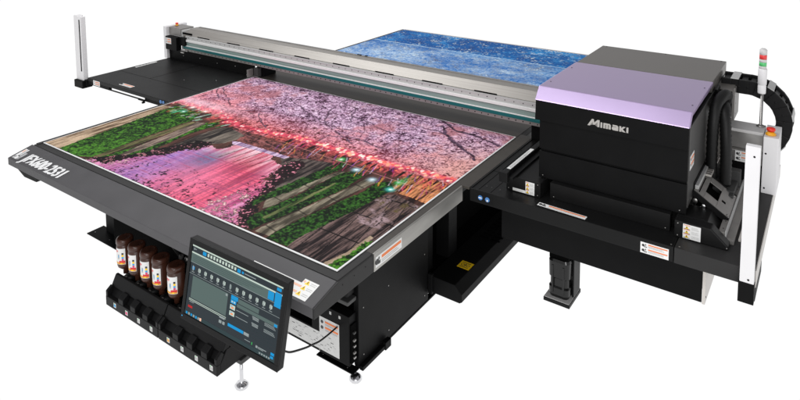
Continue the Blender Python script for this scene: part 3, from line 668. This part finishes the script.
for i in range(5): sr(.84+.024*i, .962, .856+.024*i, .982, 'screen_text', .0004)
sr(.955, .885, .99, .92, 'screen_blue', .0004)
sr(.955, .93, .985, .962, 'screen_blue', .0008)
b.build('screen', mon)
b = MB(); b.box(-.05, .05, .0555, .075, -.05, .05, 'dark_grey_box', .004); b.build('mount_plate', mon)
# arm from the monitor back to the body and cable to the electrical box
Mi = MM.inverted()
b = MB(); b.tube([Mi @ Vector(p) for p in ((2.225, -.28, -.05), (2.20, -.18, -.20), (2.10, .0, -.28), (2.0, .18, -.30))], .018, 'black_plastic', 12); b.build('support_arm', mon)
b = MB(); b.tube([Mi @ Vector(p) for p in spline([(2.426, -0.27, -0.217),(2.424, -0.24, -0.247),(2.418, -0.2, -0.276),(2.398, -0.1, -0.329),(2.374, -0.03, -0.368),(2.323, 0.08, -0.438),(2.274, 0.2, -0.496),(2.241, 0.3, -0.532)], 10)], .0042, 'rubber', 8); b.build('cable', mon)

# ------------------------------------------------------------------ printed sheets
def noise(h, w, fx, fy, seed, octv=4, gain=.55):
    rs = np.random.RandomState(seed); out = np.zeros((h, w)); amp = 1; tot = 0
    for o in range(octv):
        nx, ny = max(2, int(fx*2**o)), max(2, int(fy*2**o)); g = rs.rand(ny+2, nx+2)
        X = np.linspace(0, nx, w, endpoint=False); Y = np.linspace(0, ny, h, endpoint=False)
        xi = X.astype(int); yi = Y.astype(int); fxx = X-xi; fyy = Y-yi
        fxx = fxx*fxx*(3-2*fxx); fyy = (fyy*fyy*(3-2*fyy))[:, None]
        a = g[yi][:, xi]*(1-fxx)+g[yi][:, xi+1]*fxx; c = g[yi+1][:, xi]*(1-fxx)+g[yi+1][:, xi+1]*fxx
        out += amp*(a*(1-fyy)+c*fyy); tot += amp; amp *= gain
    return out/tot
def inside(pts, U, V):
    r = np.zeros(U.shape, bool); n = len(pts)
    for i in range(n):
        x0, y0 = pts[i]; x1, y1 = pts[(i+1) % n]
        if y0 == y1: continue
        c = ((y0 > V) != (y1 > V)) & (U < (x1-x0)*(V-y0)/(y1-y0)+x0); r ^= c
    return r
def seg_d(p, q, U, V, ax=1.35):
    px, py = p; qx, qy = q; dx, dy = (qx-px)*ax, qy-py; L = dx*dx+dy*dy+1e-9
    t = np.clip((((U-px)*ax)*dx+(V-py)*dy)/L, 0, 1); return np.hypot((U-px)*ax-t*dx, V-py-t*dy), t
S = lambda r, g, b_: np.array(s2l(r, g, b_))
FEAT = {
'lantern':[(-0.069,0.569),(0.069,0.568),(0.193,0.564),(0.325,0.511),(0.431,0.523),(0.528,0.554),(0.595,0.549),(0.693,0.546),(0.766,0.554),(0.826,0.553),(0.888,0.556),(0.942,0.563),(1.004,0.563)],
'ground':[(0.017,-0.057),(-0.042,0.248),(-0.056,0.532),(0.084,0.552),(0.228,0.526),(0.349,0.483),(0.458,0.488),(0.552,0.519),(0.621,0.509),(0.712,0.513),(0.787,0.517),(0.902,0.526),(1.01,0.536),(1.018,-0.02)],
'pathL':[(-0.007,-0.014),(-0.026,0.235),(-0.039,0.468),(0.033,0.504),(0.042,0.439),(0.047,0.317),(0.066,0.146),(0.085,0.007)],
'hL1':[(0.07,0.004),(0.059,0.151),(0.046,0.323),(0.035,0.446),(0.049,0.518),(0.156,0.515),(0.185,0.446),(0.184,0.304),(0.184,0.221),(0.189,0.115),(0.192,0.025),(0.149,-0.005)],
'strip1':[(0.192,0.025),(0.192,0.112),(0.19,0.215),(0.19,0.298),(0.192,0.439),(0.212,0.431),(0.215,0.273),(0.212,0.111),(0.212,0.045)],
'hL1b':[(0.212,0.045),(0.223,0.147),(0.226,0.284),(0.206,0.439),(0.217,0.436),(0.238,0.294),(0.238,0.172),(0.238,0.088)],
'grayL':[(0.238,0.088),(0.226,0.182),(0.221,0.302),(0.207,0.446),(0.238,0.455),(0.255,0.299),(0.254,0.176),(0.252,0.102)],
'hL2':[(0.255,0.1),(0.249,0.182),(0.229,0.298),(0.217,0.436),(0.268,0.503),(0.276,0.452),(0.264,0.354),(0.274,0.227),(0.277,0.156)],
'paveL':[(0.295,0.246),(0.292,0.369),(0.3,0.462),(0.329,0.477),(0.404,0.45),(0.398,0.365),(0.375,0.332),(0.339,0.277)],
'brown':[(0.294,0.469),(0.359,0.48),(0.495,0.478),(0.648,0.483),(0.725,0.487),(0.72,0.444),(0.687,0.413),(0.599,0.407),(0.506,0.401),(0.43,0.395)],
'pond':[(0.211,0.004),(0.212,0.045),(0.225,0.092),(0.275,0.139),(0.313,0.2),(0.339,0.277),(0.374,0.337),(0.435,0.388),(0.555,0.406),(0.612,0.343),(0.64,0.262),(0.669,0.191),(0.692,0.138),(0.716,0.049),(0.746,-0.001),(0.273,-0.003)],
'darkR':[(0.612,0.343),(0.628,0.414),(0.663,0.391),(0.678,0.298),(0.692,0.213),(0.703,0.147),(0.731,0.089),(0.779,0.006),(0.737,0.003),(0.698,0.071),(0.676,0.159),(0.644,0.249)],
'paveR':[(0.583,0.392),(0.638,0.424),(0.722,0.456),(0.722,0.392),(0.717,0.285),(0.7,0.19),(0.683,0.189),(0.651,0.273),(0.614,0.345)],
'R1':[(0.695,0.111),(0.696,0.217),(0.706,0.351),(0.723,0.485),(0.75,0.482),(0.74,0.331),(0.729,0.225),(0.713,0.149),(0.712,0.098)],
'P1':[(0.735,0.106),(0.713,0.149),(0.729,0.225),(0.74,0.331),(0.751,0.41),(0.766,0.424),(0.756,0.338),(0.748,0.198),(0.745,0.13)],
'R2':[(0.739,0.057),(0.745,0.123),(0.756,0.228),(0.761,0.402),(0.78,0.455),(0.814,0.443),(0.818,0.332),(0.804,0.2),(0.791,0.099),(0.779,0.006),(0.75,0.029)],
'glint2':[(0.762,0.071),(0.768,0.151),(0.775,0.252),(0.782,0.345),(0.788,0.344),(0.784,0.238),(0.776,0.139),(0.771,0.067)],
'P3':[(0.788,0.009),(0.794,0.095),(0.807,0.195),(0.821,0.327),(0.83,0.424),(0.858,0.417),(0.848,0.329),(0.838,0.232),(0.826,0.126),(0.823,0.013)],
'R4':[(0.822,0.0),(0.829,0.122),(0.844,0.223),(0.86,0.332),(0.86,0.42),(0.894,0.46),(0.908,0.401),(0.904,0.3),(0.896,0.232),(0.886,0.139),(0.875,0.056),(0.879,0.004)],
'P4':[(0.878,-0.002),(0.875,0.056),(0.886,0.139),(0.896,0.232),(0.905,0.36),(0.926,0.387),(0.996,0.366),(1.002,0.429),(1.011,-0.008)],
'board':[(0.967,-0.002),(0.98,0.062),(0.982,0.163),(0.991,0.16),(0.989,0.066),(0.982,-0.002)],
'hC':[(0.978,-0.001),(0.987,0.069),(0.987,0.134),(0.997,0.149),(1.003,0.023),(1.003,-0.006)],
'rail':[(0.883,0.449),(0.902,0.526),(1.01,0.536),(1.01,0.387),(0.961,0.398),(0.92,0.397)],
}
FEAT['pond'] = [(0.197, 0.001), (0.212, 0.045), (0.232, 0.093), (0.288, 0.135), (0.314, 0.18), (0.322, 0.219), (0.341, 0.258), (0.363, 0.294), (0.388, 0.323), (0.41, 0.311), (0.426, 0.337), (0.433, 0.381), (0.47, 0.4), (0.555, 0.406), (0.571, 0.362), (0.612, 0.343), (0.624, 0.3), (0.632, 0.264), (0.625, 0.231), (0.655, 0.234), (0.669, 0.191), (0.692, 0.138), (0.71, 0.056), (0.746, -0.001), (0.273, -0.003)]
FEAT['darkL'] = [(0.192, 0.025), (0.221, 0.103), (0.255, 0.156), (0.291, 0.222), (0.322, 0.316), (0.374, 0.343), (0.381, 0.295), (0.349, 0.234), (0.335, 0.179), (0.294, 0.121), (0.268, 0.078), (0.26, 0.021), (0.224, 0.007)]
FEAT['deck'] = [(0.402, 0.391), (0.424, 0.401), (0.599, 0.407), (0.596, 0.385), (0.52, 0.383), (0.418, 0.372)]
BRANCH = [[(0.277, 0.857), (0.413, 0.769), (0.525, 0.71), (0.67, 0.62)], [(0.525, 0.71), (0.576, 0.707), (0.633, 0.723)], [(0.518, 0.717), (0.46, 0.827), (0.452, 0.878)], [(0.303, 0.652), (0.362, 0.584), (0.42, 0.549)], [(0.758, 1.006), (0.853, 0.935), (0.923, 0.923), (0.992, 0.889)], [(0.799, 0.941), (0.87, 0.846), (0.928, 0.797), (0.984, 0.739)], [(0.855, 0.883), (0.784, 0.889), (0.693, 0.906), (0.616, 0.887)], [(0.004, 0.777), (0.085, 0.679)], [(0.01, 0.8), (0.174, 0.65)], [(-0.011, 0.818), (0.049, 0.854), (0.094, 0.953)], [(0.534, 0.838), (0.616, 0.821), (0.706, 0.78), (0.8, 0.785)], [(0.234, 0.631), (0.315, 0.692), (0.418, 0.717)], [(0.589, 0.522), (0.586, 0.632), (0.67, 0.664), (0.762, 0.642)], [(0.453, 0.941), (0.504, 0.927), (0.569, 0.79)]]
LIGHTS = [(0.713, 0.49), (0.78, 0.455), (0.842, 0.427), (0.904, 0.405), (0.9, 0.457), (0.092, 0.544), (0.154, 0.542), (0.1, 0.491)]
def cherry(h, w):
    U, V = np.meshgrid(np.linspace(0, 1, w), np.linspace(0, 1, h))
    Nf = noise(h, w, 170, 120, 1, 2, .9); Nm = noise(h, w, 26, 20, 2, 5, .65); Nl = noise(h, w, 6, 5, 3, 4); N2 = noise(h, w, 330, 240, 4, 1); Nv = noise(h, w, 110, 10, 5, 4, .7); Nh = noise(h, w, 60, 46, 7, 3, .8)
    def mix(a, c, t): t = np.clip(t, 0, 1)[..., None]; return a*(1-t)+c*t
    Uw = U+(Nm-.5)*.014; Vw = V+(Nh-.5)*.03
    # blossom: pale clumps, deep plum gaps, speckle
    t = (Nf-.5)*.95+(N2-.5)*.8+(Nh-.5)*.75+(Nm-.5)*.9+(Nl-.5)*.7+.53
    img = mix(S(92, 56, 84), S(204, 164, 196), t*1.9-.15); img = mix(img, S(240, 218, 238), (t-.62)*2.4)
    img = mix(img, S(64, 36, 56), (.36-t)*3.)
    img = mix(img, mix(S(110, 50, 66), S(236, 160, 176), t*1.6-.3), (Nm*.5+Nl*.5-.49)*6)
    dark = (Nm*.6+Nl*.4-.50)*7*np.clip((V-.62)*4, 0, 1); img = mix(img, img*.55+S(120, 60, 80)*.1, dark)
    red = np.clip(1.0-(V-.565)/.16, 0, 1)*np.clip(1.2-U*.55, .3, 1)+np.clip(.34-U, 0, 1)*.8*np.clip((.90-V)*5, 0, 1)
    img = mix(img, mix(S(140, 36, 44), S(236, 140, 146), t*1.4-.2), red*(.5+Nh)*.95)
    img = mix(img, mix(S(96, 36, 40), S(232, 176, 166), t*1.5-.1), np.clip((U-.80)*4.5, 0, .8)*np.clip(1.3-(V-.55)*3, 0, 1))
    img = mix(img, S(74, 24, 30), (Nh-.60)*8*np.clip(1.1-(V-.56)*6, 0, 1))
    for k in range(170):      # fine twigs
        a = rt.uniform(0, 1); c = rt.uniform(.62, 1.); th = rt.uniform(.2, 2.4); L = rt.uniform(.02, .09)
        x0, x1 = sorted((a, a+L*math.cos(th))); sl = (U[0] > x0-.02) & (U[0] < x1+.02); ii = np.where(sl)[0]
        if len(ii) < 2: continue
        q = slice(ii[0], ii[-1]+1)
        d, tt = seg_d((a, c), (a+L*math.cos(th), c+L*math.sin(th)), Uw[:, q], (V+(Nm-.5)*.03)[:, q]); img[:, q] = mix(img[:, q], S(92, 54, 72), (.0022-d)/.0014*.7*(N2[:, q] > .25))
    for br in BRANCH:
        for i in range(len(br)-1):
            d, tt = seg_d(br[i], br[i+1], Uw, V+(Nm-.5)*.03)
            big = br[0][0] > .75 and br[0][1] > .93
            wdt = (.011 if big else .0052)*(1-.25*i/len(br))
            img = mix(img, mix(S(44, 26, 40), S(112, 84, 108), Nh*2-.6), (wdt*(.4+.8*Nh)-d)/.0025*(.6+.5*(N2+Nf > .92)))
    g = inside(FEAT['ground'], Uw, V+(Nm-.5)*.03)
    img = np.where(g[..., None], mix(S(34, 22, 22), S(96, 62, 54), Nv*2.4-.7), img)
    def fill(key, A, B_, t, wob=.008, vw=.0):
        m = inside(FEAT[key], U+(Nf-.5)*wob+(Nm-.5)*wob, V+(Nh-.5)*vw)
        nonlocal img; img = np.where(m[..., None], mix(A, B_, t), img); return m
    leaf = (Nf*.40+N2*.25+Nh*.35-.42)*3.2
    fill('brown', S(48, 26, 28), S(168, 100, 96), (Nf*.5+Nh*.5)*2.6-.95, .01, .03)
    fill('pathL', S(92, 70, 52), S(204, 178, 150), Nv*2.8-.9)
    fill('paveL', S(34, 30, 30), S(124, 114, 104), Nv*3-1.1); fill('paveR', S(32, 26, 28), S(116, 102, 96), Nv*3-1.1)
    lw = noise(h, w, 150, 5, 9, 3, .8); strk = noise(h, w, 110, 4, 11, 3, .8); rip = noise(h, w, 16, 190, 12, 2, .8)
    m = fill('pond', S(160, 66, 122), S(240, 170, 212), lw*1.9+Nl-1.0, .020, .03)
    cen = np.exp(-((U-.53)/.10)**2)*np.clip(1.25-np.abs(V-.16)/.24, 0, 1); rr = np.clip(cen*1.5+(Nl-.5)*1.4, 0, 1)
    pond = mix(img, mix(S(128, 14, 46), S(240, 96, 124), strk*3.2-1.05), rr*(.5+strk*1.2))
    lav = np.exp(-((U-.37)/.06)**2)*(V < .30); pond = mix(pond, mix(S(120, 84, 160), S(206, 168, 232), rip*2-.5), lav*(.3+strk))
    blu = np.exp(-((U-.44)/.045)**2-((V-.24)/.10)**2); pond = mix(pond, S(92, 104, 146), blu*(.5+strk))
    pond = mix(pond, S(58, 22, 42), (strk-.56)*9*np.exp(-((U-.47)/.09)**2-((V-.33)/.05)**2))
    top = np.clip((V-.24)*7, 0, 1); pond = mix(pond, mix(S(214, 96, 110), S(252, 220, 228), strk*3.2-1.1), top*.85)
    pond = mix(pond, S(150, 40, 84), (rip-.5)*2.4*(V < .27)); glow = np.exp(-((U-.50)/.09)**2-((V-.10)/.12)**2); pond = mix(pond, S(250, 150, 190), glow*.45)
    spk = Nf*.45+Nh*.4+N2*.15
    low = np.clip(1-V/.17, 0, 1)*(U < .72)
    pond = mix(pond, S(30, 14, 34), (spk-.56+.06*(low-.7)+.12*(Nm-.5))*11*(low > .05)*np.clip(.5+low, 0, 1))
    pond = mix(pond, S(36, 14, 24), (spk-.56+.9*np.clip(U-.63+.1*V, 0, .12)+.8*np.clip(.275-U, 0, .07))*16*((U > .62)|(U < .31)))
    pond = mix(pond, S(240, 196, 196), (spk-.57)*7*((U < .29)|((U > .62) & (V < .14))))
    img = np.where(m[..., None], pond, img)
    fill('deck', S(120, 90, 130), S(226, 200, 226), lw*2.4-.7, .004)
    m2 = fill('darkL', S(10, 6, 10), S(40, 22, 26), Nh*1.6-.5, .03, .05)
    img = np.where((m2 & (spk > .62))[..., None], S(170, 110, 120), img)
    for k in range(5):   # dark railing posts mirrored in the water
        u = .47+.026*k; d, tt = seg_d((u, .40-.01*k), (u-.016, .27), U+(Nf-.5)*.004, V); img = mix(img, S(84, 26, 40), (.0035-d)/.002*.7)
    m2 = fill('darkR', S(16, 8, 12), S(54, 26, 34), Nh*1.6-.5, .03, .05)
    img = np.where((m2 & (spk > .60))[..., None], S(206, 128, 146), img)
    for kk in ('hL1', 'hL1b', 'hL2'):
        fill(kk, S(8, 32, 8), S(86, 150, 44), leaf*.85+.05+(Nl-.5)*.6, .006)
    fill('strip1', S(54, 58, 30), S(140, 128, 90), Nv*2.6-.8); fill('grayL', S(64, 52, 48), S(170, 148, 134), Nv*2.8-.9, .004)
    tile = (np.abs((V*9+U*2) % 1-.5) > .475)
    for kk in ('P1', 'P3'):
        mm = fill(kk, S(66, 60, 50), S(156, 146, 126), Nv*2.8-.9, .004); img = np.where((mm & tile)[..., None], img*.35, img)
    for kk in ('R1', 'R2', 'R4'): fill(kk, S(5, 20, 6), S(66, 124, 42), leaf*.85-.06+(Nl-.5)*.5, .005)
    fill('glint2', S(50, 66, 30), S(120, 126, 80), Nv*2-.5, .004)
    mm = fill('P4', S(30, 22, 24), S(128, 104, 100), noise(h, w, 150, 7, 21, 4, .75)*3.4-1.30+(Nl-.5), .004)
    fan = ((U-.80)/(1.25-V)); t4 = (np.abs((V*8.5) % 1-.5) > .478) | (np.abs((fan*26) % 1-.5) > .472)
    img = np.where((mm & t4)[..., None], S(14, 10, 12), img); img = np.where((mm & (N2 > .78))[..., None], img*.5, img)
    img = np.where((mm & (V > .20))[..., None], mix(img, S(160, 136, 140), (Nm-.56)*6*(N2 > .3)), img)
    img = np.where((mm & (V > .30))[..., None], mix(img, S(98, 84, 52), (Nh-.50)*4), img)
    fill('board', S(130, 110, 90), S(190, 168, 144), Nv*1.5-.2, .002); fill('hC', S(10, 34, 8), S(88, 156, 44), leaf, .008)
    fill('rail', S(66, 32, 24), S(226, 150, 100), noise(h, w, 150, 14, 23, 3, .8)*3.4-1.25, .01)
    # lantern row
    LN = FEAT['lantern']; dist = np.full(U.shape, 9.)
    for i in range(len(LN)-1): d, tt = seg_d(LN[i], LN[i+1], U, V+(Nh-.5)*.02); dist = np.minimum(dist, d)
    below = np.clip(1-np.abs(V-.515)/.04, 0, 1)*(U > .2); stripes = noise(h, w, 150, 8, 31, 2)
    img = mix(img, mix(S(104, 30, 44), S(226, 104, 100), Nf*2-.5), below*(stripes > .5)*1.3); img = mix(img, S(34, 14, 18), below*(stripes < .40)*1.3)
    img = mix(img, mix(S(140, 16, 44), S(240, 84, 110), Nf*2-.4), (.020-dist)/.014*(.25+Nh*1.0)*np.clip(.35+U*1.2, 0, .95))
    for k in range(190):
        u = rt.uniform(-.02, 1.) if k % 3 else rt.uniform(.6, 1.); vv = np.interp(u, [p[0] for p in LN], [p[1] for p in LN])+rt.gauss(0, .008 if u > .3 else .018)
        ii = slice(max(0, int((u-.05)*w)), max(2, int((u+.05)*w)))
        d = np.hypot((U[:, ii]-u)*1.35, (V[:, ii]-vv)*.8); rad = rt.uniform(.003, .0065)+(.002 if u > .6 else 0); c = [S(255, 236, 214), S(255, 190, 150), S(255, 120, 100), S(255, 246, 236)][k % 4]
        img[:, ii] = mix(img[:, ii], S(255, 90, 120), np.exp(-(d/.010)**2)*.35); img[:, ii] = mix(img[:, ii], c, (rad-d)/.003)
    for k in range(90):
        u = rt.uniform(.50, .99); v0 = rt.uniform(.45, .545); d, tt = seg_d((u, v0), (u+.012, v0-rt.uniform(.02, .07)), U+(Nf-.5)*.004, V); img = mix(img, [S(236, 214, 240), S(214, 50, 120), S(244, 170, 70), S(60, 24, 44), S(255, 110, 90), S(150, 70, 190)][k % 6], (.0020-d)/.0016*.7*(Nh+.25))
    haze = np.exp(-((V-.60)/.035)**2)*np.clip(.36-U, 0, .3)*3; img = mix(img, S(244, 206, 222), haze*(Nh+.15)*1.1)
    for k in range(80):
        u = rt.uniform(.02, .30); v0 = rt.uniform(.44, .53); d, tt = seg_d((u, v0), (u+.006, v0+rt.uniform(.01, .04)), Uw, V); img = mix(img, [S(120, 220, 190), S(236, 236, 236), S(210, 110, 80), S(60, 160, 80), S(160, 80, 70)][k % 5], (.0035-d)/.003*.7*(Nh+.3))
    for i, (u, v) in enumerate(LIGHTS):
        d = np.hypot((U-u)*1.35, V-v); c = [S(90, 230, 120), S(190, 240, 255), S(200, 240, 255), S(90, 240, 225), S(40, 190, 90), S(255, 235, 225), S(255, 215, 200), S(80, 200, 160)][i % 8]
        img = mix(img, c, np.exp(-(d/.012)**2)*.8); img = mix(img, S(245, 255, 255), np.exp(-(d/.005)**2))
    img = mix(img, S(40, 170, 80), np.exp(-(((U-.905)*1.35)/.015)**2-((V-.47)/.035)**2)*.9*(Nf+.2))
    d, tt = seg_d((.50, .49), (1.0, .455), U, V); img = mix(img, S(226, 150, 150), (.0022-d)/.002*.6)
    d, tt = seg_d((.62, .42), (.34, .47), U, V); img = mix(img, S(178, 120, 130), (.0022-d)/.002*.5)
    img = img*(.86+.28*N2[..., None])
    return np.clip(img, 0, 1)
rt = random.Random(19)
def blue(h, w):
    U, V = np.meshgrid(np.linspace(0, 1, w), np.linspace(0, 1, h))
    n1 = noise(h, w, 7, 9, 41, 6, .72); n2 = noise(h, w, 150, 150, 42, 2, .9); n3 = noise(h, w, 34, 30, 43, 4, .8); n4 = noise(h, w, 6, 5, 44, 3)
    def mix(a, c, t): t = np.clip(t, 0, 1)[..., None]; return a*(1-t)+c*t
    img = mix(S(0, 92, 168), S(50, 160, 232), (n1-.42)*3.2+(n2-.5)*1.4)
    near = np.clip((.72-V)/.05, 0, .55)+np.clip((.66-V)/.12, 0, .6)*np.clip(1.1-U*.8, .1, 1); img = mix(img, mix(S(40, 112, 188), S(196, 224, 250), n2*1.4+n3*1.3+n1*1.3-1.55), near*(.55+n4))
    img = mix(img, S(8, 44, 112), (n3*.55+n2*.45-.52)*8*(.4+n4))
    img = mix(img, S(214, 236, 252), (n2*.5+n3*.3+n1*.2-.57)*10*(.25+n4))
    d = np.abs(V-.7035-(n2-.5)*.006); img = mix(img, S(190, 222, 246), (.006-d)/.004*.75)
    return np.clip(img, 0, 1)
def sheet(name, x0, x1, y0, y1, nx, ny, fn, label, margin=.008, th=.004, z=.0014):
    t = thing(name, label, 'printed sheet', ((x0+x1)/2, (y0+y1)/2, z))
    cx, cy = (x0+x1)/2, (y0+y1)/2
    b = MB(); b.box(x0-cx, x1-cx, y0-cy, y1-cy, 0, th, 'decal_white', .001); b.build('board', t)
    img = fn(ny, nx).astype(np.float32)
    X, Y = np.meshgrid(np.linspace(x0+margin, x1-margin, nx), np.linspace(y0+margin, y1-margin, ny))
    co = np.stack([X-cx, Y-cy, np.full_like(X, th+.0006)], -1).astype(np.float32).reshape(-1)
    idx = np.arange(nx*ny).reshape(ny, nx); q = np.stack([idx[:-1, :-1], idx[:-1, 1:], idx[1:, 1:], idx[1:, :-1]], -1).reshape(-1, 4)
    me = bpy.data.meshes.new('printed_picture'); me.vertices.add(nx*ny); me.vertices.foreach_set('co', co)
    me.loops.add(q.size); me.loops.foreach_set('vertex_index', q.reshape(-1).astype(np.int32))
    me.polygons.add(len(q)); me.polygons.foreach_set('loop_start', np.arange(0, q.size, 4, dtype=np.int32)); me.update(calc_edges=True)
    ca = me.color_attributes.new('ink', 'FLOAT_COLOR', 'POINT')
    ca.data.foreach_set('color', np.concatenate([img.reshape(-1, 3), np.ones((nx*ny, 1), np.float32)], 1).reshape(-1))
    me.materials.append(MATS['printed_ink']); o = bpy.data.objects.new('printed_picture', me); C.objects.link(o); o.parent = t
    return t
sheet('printed_sheet', 0, 2.5, 0, 1.854, 900, 680, cherry, 'printed sheet with night cherry blossom, hedges and pink canal on the front of the table')
sheet('printed_sheet', 0, 2.49, 2.25, 4.262, 620, 500, blue, 'printed sheet with a blue watery picture on the table behind the gantry', margin=.004)

# every screw, clamp, seam and slot becomes an object of its own
def split_islands(o):
    bm = bmesh.new(); bm.from_mesh(o.data); bm.verts.index_update(); seen = set(); groups = []
    for v in bm.verts:
        if v.index in seen: continue
        st_, g = [v], []
        seen.add(v.index)
        while st_:
            a = st_.pop(); g.append(a.index)
            for e_ in a.link_edges:
                o2 = e_.other_vert(a)
                if o2.index not in seen: seen.add(o2.index); st_.append(o2)
        groups.append(g)
    if len(groups) > 1:
        me0 = o.data; F_ = [(tuple(v.index for v in f.verts), f.material_index, f.smooth) for f in bm.faces]; co = [v.co.copy() for v in bm.verts]
        for k, g in enumerate(groups):
            gi = {a: n for n, a in enumerate(g)}; me = bpy.data.meshes.new(me0.name); fs = [f for f in F_ if f[0][0] in gi]
            me.from_pydata([co[a] for a in g], [], [[gi[a] for a in f[0]] for f in fs])
            for m_ in me0.materials: me.materials.append(m_)
            for p_, f in zip(me.polygons, fs): p_.material_index = f[1]; p_.use_smooth = f[2]
            if k == 0: o.data = me
            else: c = o.copy(); c.data = me; C.objects.link(c); c.parent = o.parent
    bm.free()
for o in list(C.objects):
    if o.type == 'MESH' and o.name.split('.')[0] in ('screw', 'chain_clamp', 'gantry_support', 'hose_clip', 'rail_slot', 'panel_seam', 'underside_bracket', 'louvre', 'strip_clip', 'foot_bracket'): split_islands(o)

# ------------------------------------------------------------------ light, world, camera
w = bpy.data.worlds.new('World'); bpy.context.scene.world = w; w.use_nodes = True; nt = w.node_tree
bg = nt.nodes['Background']; tc = nt.nodes.new('ShaderNodeTexCoord'); sx = nt.nodes.new('ShaderNodeSeparateXYZ'); rp = nt.nodes.new('ShaderNodeValToRGB')
nt.links.new(tc.outputs['Generated'], sx.inputs[0])
mr = nt.nodes.new('ShaderNodeMapRange'); mr.inputs[1].default_value = -1; mr.inputs[2].default_value = 1; nt.links.new(sx.outputs['Z'], mr.inputs[0])
nt.links.new(mr.outputs[0], rp.inputs[0]); e = rp.color_ramp.elements
e[0].position = .53; e[0].color = (1, 1, 1, 1); e[1].position = .68; e[1].color = (.30, .30, .31, 1)
nt.links.new(rp.outputs[0], bg.inputs['Color']); bg.inputs['Strength'].default_value = 1.02
def area(name, loc, target, sx_, sy_, power):
    l = bpy.data.lights.new(name, 'AREA'); l.shape = 'RECTANGLE'; l.size = sx_; l.size_y = sy_; l.energy = power
    o = bpy.data.objects.new(name, l); C.objects.link(o); o.location = loc
    o.rotation_euler = (Vector(target)-Vector(loc)).to_track_quat('-Z', 'Y').to_euler(); return o
area('softbox_front', (1.9, -1.9, 4.4), (2.6, .9, .3), 3.4, 1.3, 120)
area('softbox_overhead', (-.8, 2.2, 4.0), (1.0, 1.4, 0), 3.0, 3.0, 120)
area('added_fill_camera_side', (5.4, -3.6, 1.5), (2.2, .6, -.5), 2.0, 1.6, 100)  # added low fill light, brightens the yellow sticker shaded by the right deck

f, cx, cy = 637.264, 380.266, -42.790
cam = bpy.data.cameras.new('camera'); co_ = bpy.data.objects.new('camera', cam); C.objects.link(co_)
Rm = Matrix(((0.81116178, 0.58477792, -0.00716527), (0.0502647, -0.08191982, -0.99537059), (-0.58265772, 0.80704642, -0.09584391)))
Mw = Matrix((Rm[0], -Vector(Rm[1]), -Vector(Rm[2]))).transposed().to_4x4(); Mw.translation = (4.16967, -1.98171, 1.60072)
co_.matrix_world = Mw; cam.sensor_width = 36; cam.lens = f/800*36; cam.shift_x = (400-cx)/800; cam.shift_y = (cy-200)/800
cam.clip_start = .05; cam.clip_end = 100
sc = bpy.context.scene; sc.camera = co_
sc.view_settings.view_transform = 'Standard'; sc.view_settings.look = 'None'; sc.view_settings.exposure = 0; sc.view_settings.gamma = 1
sc.render.resolution_x = 1024; sc.render.resolution_y = 512
